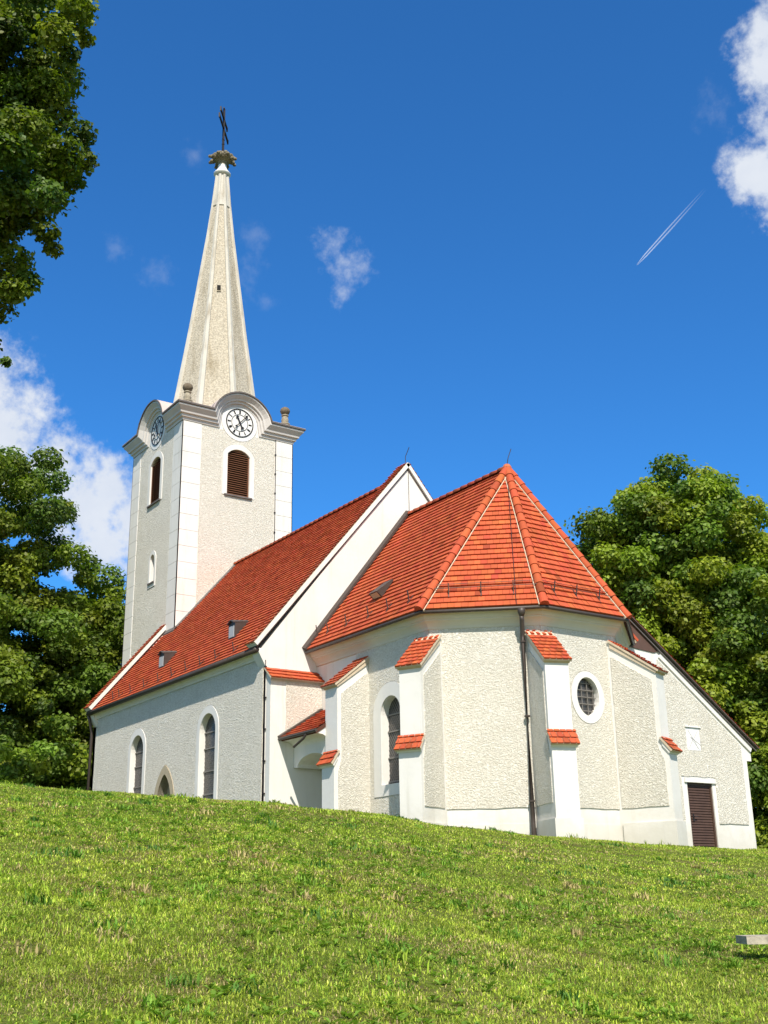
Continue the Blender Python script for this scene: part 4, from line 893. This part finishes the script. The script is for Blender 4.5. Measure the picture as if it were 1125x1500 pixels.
# grass --------------------------------------------------------------
def vnoise(x, y, s, seed):
    r_ = np.random.default_rng(seed); G = r_.random((64, 64)); u = x*s; v = y*s; i = np.floor(u).astype(int); j = np.floor(v).astype(int); a = u-i; b = v-j; a = a*a*(3-2*a); b = b*b*(3-2*b)
    g = lambda p, q: G[p % 64, q % 64]
    return (g(i, j)*(1-a)+g(i+1, j)*a)*(1-b)+(g(i, j+1)*(1-a)+g(i+1, j+1)*a)*b
def grass():
    Vs = []; Cs = []; F3 = []; tot = 0
    for (da, db, dens, hgt, wid) in ((4.0, 7.5, 5200, .056, .0058), (7.5, 11, 4200, .052, .0066), (11, 16, 2100, .050, .0088), (16, 26, 1000, .048, .0135), (26, 39, 360, .055, .022)):
        wa = lambda D: D*.36+3.6
        n = int((db-da)*(wa(da)+wa(db))*dens); D = RNG.uniform(da, db, int(n*1.6)); S = RNG.uniform(-1, 1, len(D))*wa(db); k = np.abs(S) < wa(D); D = D[k][:n]; S = S[k][:n]; n = len(D)
        x, y = loc_at(S, D)
        inside = (x < 5.5) & (y > -5) & (y < 8.6) & (x > -3) | (x < 7.6) & (y > -5.3) & (x > -14) | (x < 8.7) & (y > -4.7) & (y < 2.5)
        x = x[~inside]; y = y[~inside]; n = len(x); z = height(x, y)
        a = .5*vnoise(x, y, .55, 1)+.3*vnoise(x, y, 1.7, 2)+.2*vnoise(x, y, 5., 3); dry = np.clip((vnoise(x, y, 1.1, 5)*.55+vnoise(x, y, 3.6, 6)*.45-.52)*5, 0, 1)
        tall = vnoise(x, y, 2.3, 8)
        h_ = hgt*RNG.uniform(.35, 1.1, n)*(.68+.55*tall); w = wid*RNG.uniform(.6, 1.3, n)
        az = RNG.uniform(0, 2*math.pi, n); ln = RNG.uniform(.2, 1.9, n); dx = np.cos(az); dy = np.sin(az)
        lay = RNG.random(n) < .18+.35*dry; ln = np.where(lay, ln+1.3, ln)
        tx, ty = -dy, dx; p = np.stack([x, y, z-.01], 1); d = np.stack([dx, dy, 0*dx], 1); t = np.stack([tx, ty, 0*dx], 1); upv = np.array([0, 0, 1.])
        m1 = p+(upv*.6+d*ln[:, None]*.22)*h_[:, None]; m2 = p+(upv*(1.05-.25*np.minimum(ln, 2)[:, None])+d*ln[:, None]*.75)*h_[:, None]
        q = np.stack([p-t*w[:, None]*.5, p+t*w[:, None]*.5, m1+t*w[:, None]*.42, m1-t*w[:, None]*.42, m2], 1)
        g1 = np.array([.385, .45, .055]); g2 = np.array([.165, .285, .030]); st = np.array([.50, .40, .20]); yl = np.array([.50, .51, .14])
        mixv = np.clip(a*1.1-.05+RNG.normal(size=n)*.33, 0, 1)[:, None]; col = g2*(1-mixv)+g1*mixv; r1 = RNG.random(n)
        col = np.where((r1 < .07+.38*dry)[:, None], st*RNG.uniform(.35, 1.1, (n, 1)), col); col = np.where(((r1 > .955))[:, None], yl, col); col = col*RNG.uniform(.55, 1.35, (n, 1))*(.62+.40*vnoise(x, y, .45, 33)+.42*vnoise(x, y, 4.3, 31)+.60*vnoise(x, y, 13., 32))[:, None]  # noise dims blade colour in place of shadows between blades
        Vs.append(q.reshape(-1, 3)); Cs.append(np.repeat(col, 5, 0)); o = np.arange(n)[:, None]*5+tot
        F3.append(np.stack([o[:, 0], o[:, 0]+1, o[:, 0]+2, o[:, 0], o[:, 0]+2, o[:, 0]+3, o[:, 0]+3, o[:, 0]+2, o[:, 0]+4], 1).reshape(-1)); tot += n*5
    # broad-leaved weeds (plantain, clover, dandelion) in the turf
    n = 4500; D = RNG.uniform(4, 19, n); S = RNG.uniform(-1, 1, n)*(D*.36+1); x, y = loc_at(S, D); keep = vnoise(x, y, .8, 21)+.4*RNG.random(n) > .72; x = x[keep]; y = y[keep]; n = len(x); z = height(x, y)
    for k in range(7):
        az = 2*math.pi*k/7+RNG.uniform(0, 1, n); L = RNG.uniform(.025, .075, n)[:, None]; d = np.stack([np.cos(az), np.sin(az), 0*az], 1); t = np.stack([-np.sin(az), np.cos(az), 0*az], 1); p = np.stack([x, y, z+.012], 1); u_ = np.array([0, 0, 1.])*RNG.uniform(.2, .95, (n, 1))
        q = np.stack([p, p+d*L*.55+t*L*.24+u_*L*.55, p+d*L+u_*L*.62, p+d*L*.55-t*L*.24+u_*L*.55, p+d*L*1.02+u_*L*.6], 1)
        col = np.array([.17, .30, .035])*RNG.uniform(.6, 1.4, (n, 1))
        Vs.append(q.reshape(-1, 3)); Cs.append(np.repeat(col, 5, 0)); o = np.arange(n)*5+tot; F3.append(np.stack([o, o+1, o+2, o, o+2, o+3], 1).reshape(-1)); tot += n*5
    # coarser clumps standing above the turf
    m = 420; Dm = RNG.uniform(4.5, 24, m); Sm = RNG.uniform(-1, 1, m)*(Dm*.36+1); cx, cy = loc_at(Sm, Dm); ok = ~((cx < 9.4) & (cy > -5.6)); cx, cy = cx[ok], cy[ok]; m = len(cx); k = 34
    rr = RNG.uniform(.03, .12, m); x = np.repeat(cx, k)+RNG.normal(size=m*k)*np.repeat(rr, k); y = np.repeat(cy, k)+RNG.normal(size=m*k)*np.repeat(rr, k); n = len(x); z = height(x, y); h_ = np.repeat(RNG.uniform(.05, .12, m), k)*RNG.uniform(.4, 1.1, n)
    az = RNG.uniform(0, 2*math.pi, n); ln = RNG.uniform(.3, 1.5, n)[:, None]; d = np.stack([np.cos(az), np.sin(az), 0*az], 1); t = np.stack([-np.sin(az), np.cos(az), 0*az], 1); P_ = np.stack([x, y, z-.01], 1); u_ = np.array([0, 0, 1.]); H = h_[:, None]
    w = .0042+.0003*np.hypot(x-CAM[0], y-CAM[1])[:, None]
    qv = np.stack([P_-t*w, P_+t*w, P_+u_*H*.62+d*H*.25*ln+t*w*.85, P_+u_*H*.62+d*H*.25*ln-t*w*.85, P_+u_*H*(1.05-.2*ln)+d*H*.8*ln], 1)
    pal = np.array([[.13, .27, .03], [.20, .36, .04], [.30, .42, .04], [.44, .36, .16], [.10, .22, .04]])[RNG.integers(0, 5, m)]
    Vs.append(qv.reshape(-1, 3)); Cs.append(np.repeat(np.repeat(pal, k, 0)*RNG.uniform(.55, 1.35, (n, 1)), 5, 0)); o = np.arange(n)[:, None]*5+tot
    F3.append(np.stack([o[:, 0], o[:, 0]+1, o[:, 0]+2, o[:, 0], o[:, 0]+2, o[:, 0]+3, o[:, 0]+3, o[:, 0]+2, o[:, 0]+4], 1).reshape(-1)); tot += n*5
    # longer tufts the mower misses along the foot of the walls
    foot = [(-13.5, -5.35), (-.2, -5.4), (.4, -5.0), (2.1, -4.75), (3.0, -3.7), (5.6, -3.7), (5.9, -4.75), (6.4, -4.6), (6.0, -3.3), (7.3, -1.8), (8.7, -2.0), (8.9, -1.3), (7.75, -.8), (7.75, .8), (8.9, 1.4), (9.0, 1.9), (7.2, 2.2), (5.8, 3.6), (5.8, 8.8)]
    for p, q in zip(foot[:-1], foot[1:]):
        L = math.dist(p, q); m = int(L*5)+1; f_ = RNG.uniform(0, 1, m); cx = p[0]+(q[0]-p[0])*f_; cy = p[1]+(q[1]-p[1])*f_; hh = RNG.uniform(.06, .26, m)*RNG.uniform(.4, 1, m)
        k = 11; x = np.repeat(cx, k)+RNG.normal(size=m*k)*.07; y = np.repeat(cy, k)+RNG.normal(size=m*k)*.07; h_ = np.repeat(hh, k)*RNG.uniform(.5, 1.1, m*k); n = len(x); z = height(x, y)
        az = RNG.uniform(0, 2*math.pi, n); d = np.stack([np.cos(az), np.sin(az), 0*az], 1); t = np.stack([-np.sin(az), np.cos(az), 0*az], 1); P_ = np.stack([x, y, z-.02], 1); u_ = np.array([0, 0, 1.]); H = h_[:, None]
        qv = np.stack([P_-t*.008, P_+t*.008, P_+u_*H*.6+d*H*.15+t*.007, P_+u_*H*.6+d*H*.15-t*.007, P_+u_*H+d*H*.5], 1)
        Vs.append(qv.reshape(-1, 3)); Cs.append(np.repeat(np.array([.20, .29, .035])*RNG.uniform(.5, 1.3, (n, 1)), 5, 0)); o = np.arange(n)[:, None]*5+tot
        F3.append(np.stack([o[:, 0], o[:, 0]+1, o[:, 0]+2, o[:, 0], o[:, 0]+2, o[:, 0]+3, o[:, 0]+3, o[:, 0]+2, o[:, 0]+4], 1).reshape(-1)); tot += n*5
    Vt = np.concatenate(Vs); Ct = np.concatenate(Cs); Fl = np.concatenate(F3)
    g = raw_mesh('grass', Vt, Fl, np.full(len(Fl)//3, 3), Ct, MT['grass']); g['kind'] = 'stuff'; g['label'] = 'sunlit rough mown grass covering the bank below the church'; g['category'] = 'grass'
grass()

# ================================================================== bench plank on the lawn
D_, S_ = 10.75, 3.10
bx, by = loc_at(S_, D_); gz = float(height(bx, by)); ztop = CAM[2]-D_*.0293
bench = thing('bench', 'low weathered plank bench cut off by the right edge of the lawn', 'bench', (bx, by, gz))
E_ = V(RH[0], RH[1], 0); Y_ = V(FH[0], FH[1], 0); zl = ztop-gz
M = MB(); n_ = 7
for k, (a, b) in enumerate(((0, .31), (.315, 1.7))):
    M.box(E_*((a+b)/2)+Y_*.16+UPV*(zl-.045+.004*k), E_, Y_, UPV, (b-a)/2, .17, .034)
M.build('seat', ['wood'], bench)
for a in (.42, 1.3):
    M = MB(); M.box(E_*a+Y_*.20+UPV*((zl-.09)/2-.15), E_, Y_, UPV, .05, .11, (zl-.09)/2+.15); M.build('leg', ['stone'], bench)

# ================================================================== contrail
def trail():
    root_p = raydir(933, 388)*6500+CAM; tail = raydir(1034, 276)*6900+CAM; d = tail-root_p; L = np.linalg.norm(d); sd_ = nrm(np.cross(d, raydir(980, 330)))
    M = MB()
    for s_ in (-1, 1):
        M.tube([root_p+sd_*s_*2-root_p, root_p+d*.12+sd_*s_*6-root_p, root_p+d*.45+sd_*s_*8-root_p, d+sd_*s_*6], [.8, 3.2, 4.2, 2.5], 0, 8)
    m = bpy.data.materials.new('vapour'); m.use_nodes = True; t = m.node_tree; b = t.nodes['Principled BSDF']; b.inputs['Base Color'].default_value = (.9, .92, .95, 1); b.inputs['Roughness'].default_value = 1
    co = N(t, 'ShaderNodeTexCoord').outputs['Object']; vd = N(t, 'ShaderNodeVectorMath', operation='DOT_PRODUCT'); vd.inputs[1].default_value = tuple(d/L/L); t.links.new(co, vd.inputs[0])
    mr_ = N(t, 'ShaderNodeMapRange'); setin(mr_, From_Min=0., From_Max=1., To_Min=.22, To_Max=.0); t.links.new(vd.outputs['Value'], mr_.inputs['Value']); t.links.new(mr_.outputs[0], b.inputs['Alpha'])
    MT['vapour'] = m; o = M.build('contrail', ['vapour'], None, True); o.location = root_p; o['label'] = 'thin white double vapour trail in the blue sky at right'; o['category'] = 'contrail'; o.visible_shadow = True
trail()
